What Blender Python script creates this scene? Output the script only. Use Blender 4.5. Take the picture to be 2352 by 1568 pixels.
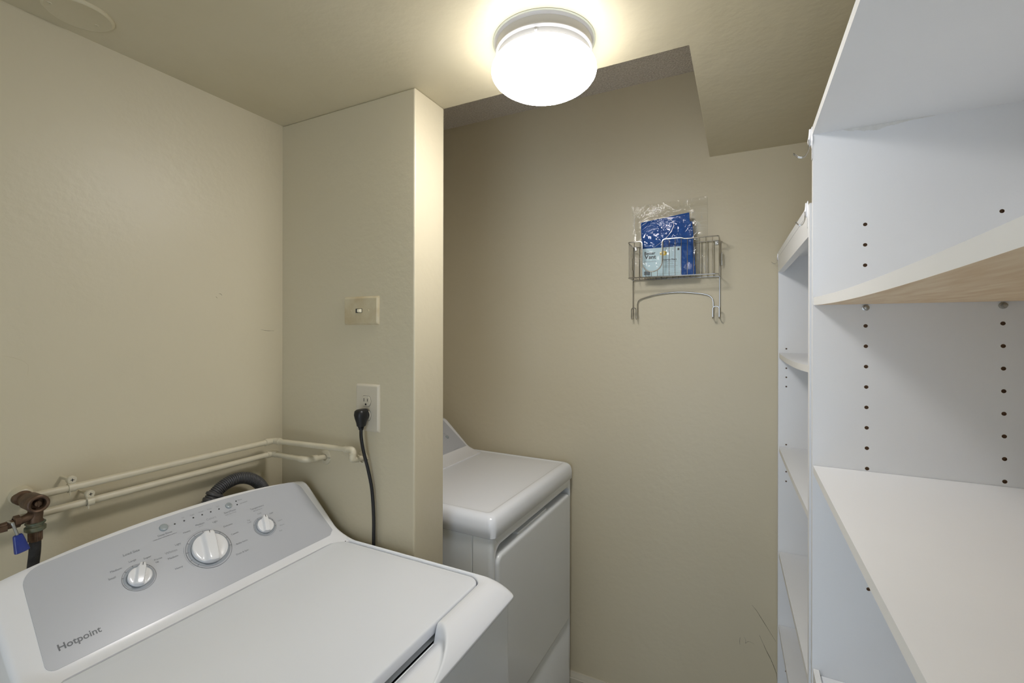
import bpy, bmesh, math, random
import mathutils.noise
from mathutils import Vector, Matrix

random.seed(7)
S = bpy.context.scene
for o in list(bpy.data.objects):
    bpy.data.objects.remove(o)
COL = S.collection
CH = 1.515                      # camera height above the floor; geometry below is measured from eye level

# ------------------------------------------------------------------ camera
cd = bpy.data.cameras.new('camera')
cam = bpy.data.objects.new('camera', cd)
COL.objects.link(cam)
cd.sensor_width = 36.0
cd.lens = 1054.75 / 2352 * 36.0
cd.shift_y = -22.4 / 2352
cd.clip_start = 0.02
cam.matrix_world = (Matrix.Translation((0, 0, CH)) @ Matrix.Rotation(0.4649, 4, 'Z')
                    @ Matrix.Rotation(math.pi / 2, 4, 'X') @ Matrix.Rotation(0.0018, 4, 'Z'))
S.camera = cam

# ------------------------------------------------------------------ world (daylight that enters by the doorway behind the camera)
w = bpy.data.worlds.new('world')
S.world = w
w.use_nodes = True
bg = w.node_tree.nodes['Background']
bg.inputs[0].default_value = (0.72, 0.84, 1.0, 1)
bg.inputs[1].default_value = 2.9
pl = bpy.data.lights.new('doorway_portal', 'AREA')
pl.shape = 'RECTANGLE'
pl.size = 0.80
pl.size_y = 2.0
pl.cycles.is_portal = True
po = bpy.data.objects.new('doorway_portal', pl)
COL.objects.link(po)
po.matrix_world = Matrix.Translation((-0.25, -0.93, 1.02)) @ Matrix.Rotation(math.pi / 2, 4, 'X') @ Matrix.Rotation(math.pi, 4, 'Y')
LAMP = 45.0                     # radiance of the glass dome

S.view_settings.view_transform = 'Standard'
S.view_settings.look = 'None'
S.view_settings.gamma = 1.0
S.view_settings.exposure = 0.0
S.view_settings.use_curve_mapping = False


# ------------------------------------------------------------------ materials
def lin(c):
    return tuple(((v / 255) / 12.92 if v / 255 <= 0.04045 else ((v / 255 + 0.055) / 1.055) ** 2.4) for v in c)


def mat(name, col, rough=0.5, metal=0.0, coat=0.0, bump=0.0, bscale=60.0, var=0.0, vscale=3.0, varcol=None,
        spec=0.5, stretch=None, bdist=0.002):
    m = bpy.data.materials.new(name)
    m.use_nodes = True
    nt = m.node_tree
    b = nt.nodes['Principled BSDF']
    c = lin(col)
    b.inputs['Base Color'].default_value = (*c, 1)
    b.inputs['Roughness'].default_value = rough
    b.inputs['Metallic'].default_value = metal
    b.inputs['Coat Weight'].default_value = coat
    b.inputs['Specular IOR Level'].default_value = spec
    tc = nt.nodes.new('ShaderNodeTexCoord')
    mp = nt.nodes.new('ShaderNodeMapping')
    nt.links.new(tc.outputs['Object'], mp.inputs[0])
    if stretch:
        mp.inputs['Scale'].default_value = stretch
    if var > 0:
        n = nt.nodes.new('ShaderNodeTexNoise')
        n.inputs['Scale'].default_value = vscale
        n.inputs['Detail'].default_value = 5
        nt.links.new(mp.outputs[0], n.inputs['Vector'])
        r = nt.nodes.new('ShaderNodeValToRGB')
        r.color_ramp.elements[0].position = 0.35
        r.color_ramp.elements[1].position = 0.68
        v = lin(varcol) if varcol else tuple(x * 0.8 for x in c)
        r.color_ramp.elements[0].color = (*[c[i] * (1 - var) + v[i] * var for i in range(3)], 1)
        r.color_ramp.elements[1].color = (*c, 1)
        nt.links.new(n.outputs[0], r.inputs[0])
        nt.links.new(r.outputs[0], b.inputs['Base Color'])
    if bump > 0:
        n = nt.nodes.new('ShaderNodeTexNoise')
        n.inputs['Scale'].default_value = bscale
        n.inputs['Detail'].default_value = 4
        nt.links.new(mp.outputs[0], n.inputs['Vector'])
        bp = nt.nodes.new('ShaderNodeBump')
        bp.inputs['Strength'].default_value = bump
        bp.inputs['Distance'].default_value = bdist
        nt.links.new(n.outputs[0], bp.inputs['Height'])
        nt.links.new(bp.outputs[0], b.inputs['Normal'])
    return m


WALL = (206, 196, 169)
M_wall = mat('painted_wall', WALL, 0.42, bump=0.35, bscale=38, var=0.35, vscale=2.2, varcol=(200, 188, 158), bdist=0.003)
M_ceil = mat("painted_ceiling", (207, 197, 169), 0.5, bump=0.4, bscale=26, var=0.6, vscale=3.0, varcol=(198, 187, 155), bdist=0.004)
M_pop = mat('textured_ceiling', (232, 224, 212), 0.95, bump=1.0, bscale=170, var=0.6, vscale=150, varcol=(176, 164, 148), bdist=0.006)
M_trim = mat('trim_paint', (206, 198, 178), 0.35, bump=0.1, bscale=30)
M_floor = mat('vinyl_floor', (168, 160, 146), 0.4, var=0.5, vscale=12, bump=0.05)
M_pipe = mat('painted_pipe', (205, 196, 172), 0.38, bump=0.35, bscale=90, var=0.3, vscale=25, varcol=(184, 172, 140), bdist=0.001)
M_enamel = mat('white_enamel', (240, 242, 246), 0.16, coat=0.3, bump=0.02, bscale=500, bdist=0.0003)
M_lid = mat('lid_enamel', (234, 237, 242), 0.22, coat=0.15, bump=0.03, bscale=420, bdist=0.0003)
M_cab = mat('cabinet_enamel', (238, 241, 243), 0.12, coat=0.4)
M_plastic = mat('white_plastic', (240, 240, 242), 0.2, coat=0.3)
M_decal = mat('grey_overlay', (190, 192, 197), 0.33, bump=0.06, bscale=900, bdist=0.0002)
M_scale = mat('dial_scale_grey', (148, 154, 161), 0.4)
M_ink = mat('grey_ink', (128, 131, 136), 0.5)
M_inklt = mat('light_grey_ink', (160, 163, 167), 0.5)
M_black = mat('black_ink', (30, 30, 32), 0.4)
M_btn = mat('grey_button', (160, 168, 170), 0.25, coat=0.3)
M_gap = mat('dark_gap', (60, 60, 58), 0.7)
M_rubber = mat('black_rubber', (16, 16, 17), 0.42, bump=0.05, bscale=200)
M_hose = mat('grey_drain_hose', (74, 73, 74), 0.38, spec=0.6)
M_supply = mat('supply_hose', (52, 50, 50), 0.65, bump=0.5, bscale=300, var=0.7, vscale=120, varcol=(20, 20, 20), bdist=0.001)
M_bronze = mat('old_bronze', (112, 88, 68), 0.5, metal=0.55, bump=0.5, bscale=160, var=0.9, vscale=70, varcol=(74, 58, 46), bdist=0.001)
M_verdi = mat('corroded_brass', (128, 122, 96), 0.5, metal=0.5, bump=0.5, bscale=180, var=1.0, vscale=90, varcol=(84, 98, 84), bdist=0.001)
M_steelrod = mat('chromed_wire', (196, 194, 190), 0.16, metal=1.0)
M_zinc = mat('zinc_screw', (176, 176, 172), 0.3, metal=0.9)
M_blue = mat('blue_grip', (34, 52, 132), 0.3, coat=0.4, var=0.4, vscale=80)
M_filter = mat('blue_polyester', (34, 86, 158), 0.9, bump=0.9, bscale=220, var=0.5, vscale=60, varcol=(24, 66, 134))
M_card = mat('label_card', (196, 220, 226), 0.5)
M_yellow = mat('yellow_print', (236, 200, 56), 0.5)
M_mel = mat('white_melamine', (238, 239, 240), 0.36, bump=0.05, bscale=260, var=0.25, vscale=6, varcol=(232, 233, 236))
M_edge = mat('white_edge_band', (238, 238, 237), 0.4, var=0.1, vscale=4)
M_wood = mat('maple_underside', (238, 216, 180), 0.5, var=0.8, vscale=9, varcol=(218, 184, 138), stretch=(9, 1.2, 9), bump=0.08)
M_hole = mat('peg_hole_brown', (128, 98, 70), 0.8)
M_plate = mat('stained_ivory_plate', (208, 198, 168), 0.35, var=0.8, vscale=18, varcol=(182, 162, 124))
M_ivory = mat('ivory_plastic', (236, 228, 200), 0.3)
M_outlet = mat('painted_outlet_plate', (205, 196, 176), 0.32)
M_scuff = mat('dark_scuff', (72, 66, 54), 0.8)
M_patch = mat('filler_patch', (212, 204, 184), 0.6, bump=0.6, bscale=300)
M_pan = mat('fixture_pan', (172, 171, 170), 0.28, coat=0.3)
M_panold = mat('old_paint_ring', (168, 170, 152), 0.5, bump=0.5, bscale=60)

M_dome = bpy.data.materials.new('lit_glass_dome')
M_dome.use_nodes = True
_b = M_dome.node_tree.nodes['Principled BSDF']
_b.inputs['Base Color'].default_value = (0.9, 0.9, 0.9, 1)
_b.inputs['Roughness'].default_value = 0.2
_b.inputs['Emission Color'].default_value = (1.0, 0.985, 0.985, 1)
_n = M_dome.node_tree
_tc = _n.nodes.new('ShaderNodeTexCoord')
_sx = _n.nodes.new('ShaderNodeSeparateXYZ')
_mr = _n.nodes.new('ShaderNodeMapRange')      # emission graded: rim set dimmer than the bowl to spare pan and ceiling
_mr.inputs['From Min'].default_value = -0.042
_mr.inputs['From Max'].default_value = -0.105
_mr.inputs['To Min'].default_value = LAMP * 0.22
_mr.inputs['To Max'].default_value = LAMP * 1.2
_n.links.new(_tc.outputs['Object'], _sx.inputs[0])
_n.links.new(_sx.outputs['Z'], _mr.inputs['Value'])
_n.links.new(_mr.outputs[0], _b.inputs['Emission Strength'])

M_bag = bpy.data.materials.new('clear_plastic_film')
M_bag.use_nodes = True
_nt = M_bag.node_tree
_nt.nodes.remove(_nt.nodes['Principled BSDF'])
_o = _nt.nodes['Material Output']
_t = _nt.nodes.new('ShaderNodeBsdfTransparent')
_t.inputs[0].default_value = (0.975, 0.975, 0.97, 1)
_g = _nt.nodes.new('ShaderNodeBsdfGlossy')
_g.inputs['Roughness'].default_value = 0.07
_l = _nt.nodes.new('ShaderNodeLayerWeight')
_l.inputs[0].default_value = 0.22
_a = _nt.nodes.new('ShaderNodeMath')
_a.operation = 'MULTIPLY_ADD'
_a.inputs[1].default_value = 0.30
_a.inputs[2].default_value = 0.016
_m = _nt.nodes.new('ShaderNodeMixShader')
_tc = _nt.nodes.new('ShaderNodeTexCoord')
_v = _nt.nodes.new('ShaderNodeTexNoise')
_v.inputs['Scale'].default_value = 10
_v.inputs['Distortion'].default_value = 1.6
_v.inputs['Detail'].default_value = 3
_bp = _nt.nodes.new('ShaderNodeBump')
_bp.inputs['Strength'].default_value = 1.0
_bp.inputs['Distance'].default_value = 0.011
L = _nt.links.new
L(_tc.outputs['Object'], _v.inputs['Vector'])
L(_v.outputs[0], _bp.inputs['Height'])
L(_bp.outputs[0], _g.inputs['Normal'])
L(_l.outputs['Fresnel'], _a.inputs[0])
L(_a.outputs[0], _m.inputs[0])
L(_t.outputs[0], _m.inputs[1])
L(_g.outputs[0], _m.inputs[2])
L(_m.outputs[0], _o.inputs[0])


# ------------------------------------------------------------------ object helpers
class Thing:
    """An Empty at the thing's base; parts get vertices relative to it."""
    pass


def tag(o, label=None, cat=None, group=None, kind=None):
    if label: o['label'] = label
    if cat: o['category'] = cat
    if group: o['group'] = group
    if kind: o['kind'] = kind


ORG = {}


def thing(name, label, cat, loc, group=None, rotz=0.0):
    o = bpy.data.objects.new(name, None)
    o.empty_display_size = 0.05
    COL.objects.link(o)
    o.location = (loc[0], loc[1], loc[2] + CH)
    o.rotation_euler = (0, 0, rotz)
    ORG[o.name] = Vector(loc)
    tag(o, label, cat, group)
    return o


def finish(bm, name, mats, parent=None, smooth=True, ang=32, origin=None, bevel=0.0, bseg=2, keepn=False):
    if not keepn:
        bmesh.ops.recalc_face_normals(bm, faces=bm.faces)
    if origin is None:
        if parent is not None:
            origin = ORG[parent.name]
        else:
            xs = [v.co for v in bm.verts]
            origin = Vector(((min(c.x for c in xs) + max(c.x for c in xs)) / 2,
                             (min(c.y for c in xs) + max(c.y for c in xs)) / 2, min(c.z for c in xs)))
    origin = Vector(origin)
    for v in bm.verts:
        v.co -= origin
    if smooth:
        for f in bm.faces:
            f.smooth = True
        for e in bm.edges:
            if len(e.link_faces) == 2 and e.calc_face_angle(0) > math.radians(ang):
                e.smooth = False
    me = bpy.data.meshes.new(name)
    bm.to_mesh(me)
    bm.free()
    o = bpy.data.objects.new(name, me)
    COL.objects.link(o)
    for m in (mats if isinstance(mats, (list, tuple)) else [mats]):
        me.materials.append(m)
    ORG[o.name] = origin
    if parent is not None:
        o.parent = parent
        o.location = origin - ORG[parent.name]
    else:
        o.location = origin + Vector((0, 0, CH))
    if bevel > 0:
        b = o.modifiers.new('bevel', 'BEVEL')
        b.width = bevel
        b.segments = bseg
        b.limit_method = 'ANGLE'
        b.angle_limit = math.radians(40)
    return o


def box(bm, x0, x1, y0, y1, z0, z1, mi=0):
    vs = [bm.verts.new((x, y, z)) for x in (x0, x1) for y in (y0, y1) for z in (z0, z1)]
    fs = [(0, 1, 3, 2), (4, 6, 7, 5), (0, 4, 5, 1), (2, 3, 7, 6), (0, 2, 6, 4), (1, 5, 7, 3)]
    out = []
    for f in fs:
        fa = bm.faces.new([vs[i] for i in f])
        fa.material_index = mi
        out.append(fa)
    return out      # -x, +x, -y, +y, -z, +z


def loft(bm, rings, cap0=True, cap1=True, closed=True, mi=0):
    R = [[bm.verts.new(p) for p in r] for r in rings]
    n = len(R[0])
    for a, b in zip(R, R[1:]):
        for i in range(n if closed else n - 1):
            j = (i + 1) % n
            f = bm.faces.new((a[i], a[j], b[j], b[i]))
            f.material_index = mi
    if cap0:
        f = bm.faces.new(list(reversed(R[0])))
        f.material_index = mi
    if cap1:
        f = bm.faces.new(R[-1])
        f.material_index = mi
    return R


def rrect(x0, x1, y0, y1, r, nc=8, ne=1):
    pts = []
    cs = [((x1 - r, y0 + r), -90), ((x1 - r, y1 - r), 0), ((x0 + r, y1 - r), 90), ((x0 + r, y0 + r), 180)]
    for k, ((cx, cy), a0) in enumerate(cs):
        for i in range(nc + 1):
            a = math.radians(a0 + 90 * i / nc)
            pts.append((cx + r * math.cos(a), cy + r * math.sin(a)))
        if ne > 1:
            a = pts[-1]
            (nx, ny), na = cs[(k + 1) % 4]
            b = (nx + r * math.cos(math.radians(na)), ny + r * math.sin(math.radians(na)))
            for i in range(1, ne):
                t = i / ne
                pts.append((a[0] + (b[0] - a[0]) * t, a[1] + (b[1] - a[1]) * t))
    return pts


def fillet(pts, r, n=6):
    pts = [Vector(p) for p in pts]
    out = [pts[0]]
    for i in range(1, len(pts) - 1):
        a, b, c = pts[i - 1], pts[i], pts[i + 1]
        u, v = (a - b), (c - b)
        d = min(r, u.length * 0.49, v.length * 0.49)
        p, q = b + u.normalized() * d, b + v.normalized() * d
        for k in range(n + 1):
            t = k / n
            out.append(p * (1 - t) ** 2 + b * 2 * t * (1 - t) + q * t * t)
    out.append(pts[-1])
    return out


def smoothpath(pts, n=8):
    P = [Vector(p) for p in pts]
    P = [P[0] * 2 - P[1]] + P + [P[-1] * 2 - P[-2]]
    out = []
    for i in range(1, len(P) - 2):
        p0, p1, p2, p3 = P[i - 1:i + 3]
        for k in range(n):
            t = k / n
            out.append(0.5 * ((2 * p1) + (p2 - p0) * t + (2 * p0 - 5 * p1 + 4 * p2 - p3) * t * t
                              + (3 * p1 - p0 - 3 * p2 + p3) * t ** 3))
    out.append(P[-2])
    return out


def tube(bm, pts, r, n=10, closed=False, caps=True, mi=0):
    pts = [Vector(p) for p in pts]
    N = len(pts)
    rr = r if callable(r) else (lambda i: r)
    tang = []
    for i in range(N):
        a = pts[(i - 1) % N] if (closed or i > 0) else pts[i]
        b = pts[(i + 1) % N] if (closed or i < N - 1) else pts[i]
        d = b - a
        tang.append(d.normalized() if d.length > 1e-9 else Vector((0, 0, 1)))
    up = Vector((0, 0, 1)) if abs(tang[0].z) < 0.9 else Vector((1, 0, 0))
    nrm = (up - tang[0] * up.dot(tang[0])).normalized()
    rings = []
    for i in range(N):
        t = tang[i]
        nrm = (nrm - t * nrm.dot(t))
        nrm = nrm.normalized() if nrm.length > 1e-6 else Vector((1, 0, 0))
        bn = t.cross(nrm)
        rings.append([pts[i] + (nrm * math.cos(2 * math.pi * k / n) + bn * math.sin(2 * math.pi * k / n)) * rr(i) for k in range(n)])
    if closed:
        rings.append(rings[0])
        loft(bm, rings, False, False, mi=mi)
        bmesh.ops.remove_doubles(bm, verts=bm.verts, dist=1e-7)
    else:
        loft(bm, rings, caps, caps, mi=mi)


def lathe(bm, c, axis, prof, n=32, cap0=False, cap1=False, mi=0):
    """prof: list of (distance along axis, radius)"""
    ax = Vector(axis).normalized()
    u = ax.orthogonal().normalized()
    v = ax.cross(u)
    c = Vector(c)
    rings = [[c + ax * h + (u * math.cos(2 * math.pi * k / n) + v * math.sin(2 * math.pi * k / n)) * max(r, 1e-5)
              for k in range(n)] for h, r in prof]
    loft(bm, rings, cap0, cap1, mi=mi)


def one(name, mats, fn, parent=None, **k):
    bm = bmesh.new()
    fn(bm)
    return finish(bm, name, mats, parent, **k)


def textmesh(bm, s, size, place, align='CENTER', bold=0.0, mi=0, sx=1.0, shear=0.0):
    cu = bpy.data.curves.new('t', 'FONT')
    cu.body = s
    cu.size = size
    cu.align_x = align
    cu.align_y = 'CENTER'
    cu.offset = bold
    cu.shear = shear
    cu.resolution_u = 3
    o = bpy.data.objects.new('t', cu)
    me = bpy.data.meshes.new_from_object(o)
    vs = [bm.verts.new(place(v.co.x * sx, v.co.y)) for v in me.vertices]
    for p in me.polygons:
        try:
            f = bm.faces.new([vs[i] for i in p.vertices])
            f.material_index = mi
        except ValueError:
            pass
    bpy.data.objects.remove(o)
    bpy.data.curves.remove(cu)
    bpy.data.meshes.remove(me)


# ------------------------------------------------------------------ room constants (relative to eye level)
ZF = -CH            # floor
ZC = 0.652          # low ceiling
ZH = 0.9855         # high textured ceiling of the alcove
XL = -1.3084        # left wall
YP, YE, XP = 0.9788, 1.1124, -0.7818   # partition: front face, back face, end face
XS = -0.1091        # left side of the soffit
YW = 1.8592         # far wall
XR = 0.545          # right wall
YB = -0.90          # wall behind the camera


def struct(name, m, fn, **k):
    o = one(name, m, fn, smooth=False, **k)
    o['kind'] = 'structure'
    return o


struct('floor', M_floor, lambda b: box(b, -1.6, 0.75, -1.1, 2.05, ZF - 0.05, ZF))
wl = struct('wall_left', M_wall, lambda b: box(b, XL - 0.1, XL, YB, YP + 0.01, ZF, ZC + 0.01))
struct('wall_partition', M_wall, lambda b: box(b, -1.5, XP, YP, YE, ZF, ZC), bevel=0.004)
wf = struct('wall_far', M_wall, lambda b: box(b, -1.5, XR, YW, YW + 0.1, ZF, ZH + 0.01))
struct('wall_alcove', M_wall, lambda b: box(b, -1.5, -1.40, YE, YW, ZF, ZH + 0.01))
struct('wall_right', M_wall, lambda b: box(b, XR, XR + 0.1, YB, YW + 0.1, ZF, ZC + 0.01))


def backwall(b):
    box(b, -1.5, -0.66, YB - 0.1, YB, ZF, ZC + 0.01)
    box(b, 0.16, XR + 0.1, YB - 0.1, YB, ZF, ZC + 0.01)
    box(b, -0.66, 0.16, YB - 0.1, YB, ZF + 2.04, ZC + 0.01)


struct('wall_back', M_wall, backwall)


def ceil(b):
    box(b, -1.5, XR + 0.1, YB - 0.1, YE, ZC, ZH + 0.06)
    box(b, XS, XR + 0.1, YE, YW + 0.1, ZC, ZH + 0.06)


struct('ceiling', M_ceil, ceil)
struct('ceiling_alcove', M_pop, lambda b: box(b, -1.5, XS, YE, YW + 0.1, ZH, ZH + 0.06))


def baseprof(b):
    zt = -1.436
    pts = [(0, ZF), (0, zt), (0.006, zt), (0.008, zt - 0.006), (0.0125, zt - 0.016), (0.0135, zt - 0.020), (0.0165, zt - 0.022), (0.0165, ZF)]
    loft(b, [[(x, YW - d, z) for d, z in pts] for x in (-1.40, 0.10)])


struct('baseboard_far', M_trim, baseprof)


def baseleft(b):
    pts = [(0, ZF), (0, -1.436), (0.006, -1.436), (0.0125, -1.452), (0.0165, -1.458), (0.0165, ZF)]
    loft(b, [[(XL + d, y, z) for d, z in pts] for y in (YB, YP)])


struct('baseboard_left', M_trim, baseleft)


# marks on the walls (children of the walls they are on)
def mark(parent, pts, r, m=M_scuff, name='scuff_mark'):
    bm = bmesh.new()
    P = smoothpath(pts, 5)
    n = len(P)
    tube(bm, P, lambda i: r * (0.35 + 0.65 * math.sin(math.pi * (i + 0.5) / n)) * random.uniform(0.6, 1.1), 5)
    return finish(bm, name, m, parent)


q = YW
mark(wf, [(0.032, q, -0.978), (0.048, q, -0.996), (0.061, q, -1.016), (0.084, q, -1.051), (0.107, q, -1.087)], 0.0007)
mark(wf, [(0.056, q, -1.079), (0.069, q, -1.108), (0.077, q, -1.126), (0.092, q, -1.155), (0.103, q, -1.182), (0.110, q, -1.205), (0.112, q, -1.235)], 0.0009)
mark(wf, [(-0.005, q, -1.105), (-0.007, q, -1.120), (-0.006, q, -1.132)], 0.0006)
mark(wf, [(0.008, q, -1.100), (0.013, q, -1.112), (0.012, q, -1.122), (0.022, q, -1.112), (0.040, q, -1.116)], 0.0005)
mark(wl, [(XL, 0.34, -0.045), (XL, 0.37, -0.052), (XL, 0.395, -0.067), (XL, 0.396, -0.09)], 0.0005, M_wall)
mark(wl, [(XL, 0.905, 0.005), (XL, 0.925, 0.002), (XL, 0.95, 0.002)], 0.0005)
mark(wl, [(XL, 0.78, 0.105), (XL, 0.786, 0.104), (XL, 0.789, 0.100)], 0.0006)
mark(wl, [(XL, 0.772, 0.096), (XL, 0.776, 0.092)], 0.0006)


# ------------------------------------------------------------------ appliances
def console(y0, y1, T, xb, footm=-1.012, foote=-0.962):
    """returns ring loft of the control console; xb = shift in x of the whole profile"""
    c, hf = (y0 + y1) / 2, (y1 - y0) / 2
    rings = []
    st = []
    e = 0.010
    for k in range(6):
        a = math.pi / 2 * k / 5
        st.append((y0 + e * (1 - math.sin(a)), e * (1 - math.cos(a)) if k else 0.0))
    st = [(y0 + e * (1 - math.cos(math.pi / 2 * k / 5)), e * (1 - math.sin(math.pi / 2 * k / 5))) for k in range(6)]
    N = 46
    mid = [(y0 + e + (y1 - y0 - 2 * e) * k / N, 0.0) for k in range(1, N)]
    st = st + mid + [(y1 - (s[0] - y0), s[1]) for s in reversed(st)]
    for y, off in st:
        t = (y - c) / hf
        zt = 0.138 + 0.022 * (1 - abs(t) ** 2.2)
        # shoulder: the ends of the crest fall away
        sh = max(0.0, (abs(t) - 0.955) / 0.045)
        zt -= 0.010 * sh * sh
        fs = min(1.0, max(0.0, (abs(y - c) - (hf - 0.055)) / 0.055))
        fs = fs * fs * (3 - 2 * fs)
        fx = footm + (foote - footm) * fs
        face = lambda z: -1.158 - (z - 0.130) / 0.89
        P = [(-1.228, -0.02), (-1.228, zt - 0.055), (face(zt) - 0.026, zt - 0.022), (face(zt) - 0.016, zt - 0.007),
             (face(zt) - 0.007, zt - 0.0008), (face(zt) + 0.0005, zt - 0.0024), (face(zt - 0.008), zt - 0.008)]
        zz = zt - 0.008
        zf = 0.018 + 0.016 * fs if footm == -1.012 else 0.030
        for k in range(1, 9):
            z = zz + (zf - zz) * k / 8
            P.append((face(z), z))
        p0, p1, p2 = (face(zf), zf), (face(zf) + zf * 0.62, max(0.004, zf * 0.40)), (fx, 0.0025)
        for k in range(1, 9):
            u = k / 8
            P.append(((1 - u) ** 2 * p0[0] + 2 * u * (1 - u) * p1[0] + u * u * p2[0],
                      (1 - u) ** 2 * p0[1] + 2 * u * (1 - u) * p1[1] + u * u * p2[1]))
        P.append((fx, -0.02))
        if off > 0:
            m = len(P)
            Q = []
            for i in range(m):
                a, b_, d = Vector(P[i - 1]), Vector(P[i]), Vector(P[(i + 1) % m])
                n1 = Vector(((b_ - a).y, -(b_ - a).x))
                n2 = Vector(((d - b_).y, -(d - b_).x))
                if n1.length > 0: n1.normalize()
                if n2.length > 0: n2.normalize()
                n = n1 + n2
                if n.length > 0: n.normalize()
                Q.append((b_.x + n.x * off, b_.y + n.y * off * (0 if b_.y < 0 else 1)))
            P = Q
        rings.append([(x + xb, y, z + T) for x, z in P])
    return rings


NV = Vector((0.665, 0, 0.747)).normalized()
UV = Vector((-0.747, 0, 0.665)).normalized()


def panel_frame(T, xb):
    O = Vector((-1.158 + xb, 0, 0.130 + T))
    # origin at v = 0 (z = 0.081 above the deck)
    O = O + UV * ((0.081 - 0.130) / UV.z)

    def place(y, v, h=0.0):
        return O + Vector((0, y, 0)) + UV * v + NV * h
    return place


def decal_outline(c, hb, ht, vb, vt, crown):
    out = []

    def corner(cy, cv, r, a0, n=8):
        for i in range(n + 1):
            a = math.radians(a0 + 90 * i / n)
            out.append((cy + r * math.cos(a), cv + r * math.sin(a)))
    corner(c + hb - 0.014, vb + 0.014, 0.014, -90)
    corner(c + ht - 0.035, vt - 0.035, 0.035, 0)
    for i in range(1, 24):
        y = c + ht - 0.035 - (2 * ht - 0.07) * i / 24
        t = (y - c) / (ht - 0.035)
        out.append((y, vt + crown * (1 - t * t)))
    corner(c - ht + 0.035, vt - 0.035, 0.035, 90)
    corner(c - hb + 0.014, vb + 0.014, 0.014, 180)
    return out


def pocket(x, y, c, xi, xo):
    """depth of the finger scoop in the front lip at x, y"""
    t = (x - xi) / (xo - xi)
    if t < -0.1:
        return 0
    f_ = 1 - (max(0, t) / 0.985) ** 2 - (abs(y - c) / 0.1205) ** 1.43
    if f_ <= 0:
        return 0
    s = min(1, f_ / 0.20)
    s = s * s * (3 - 2 * s)
    return s * (0.032 * (1 - max(0, t)) ** 0.9 + 0.004)


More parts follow.
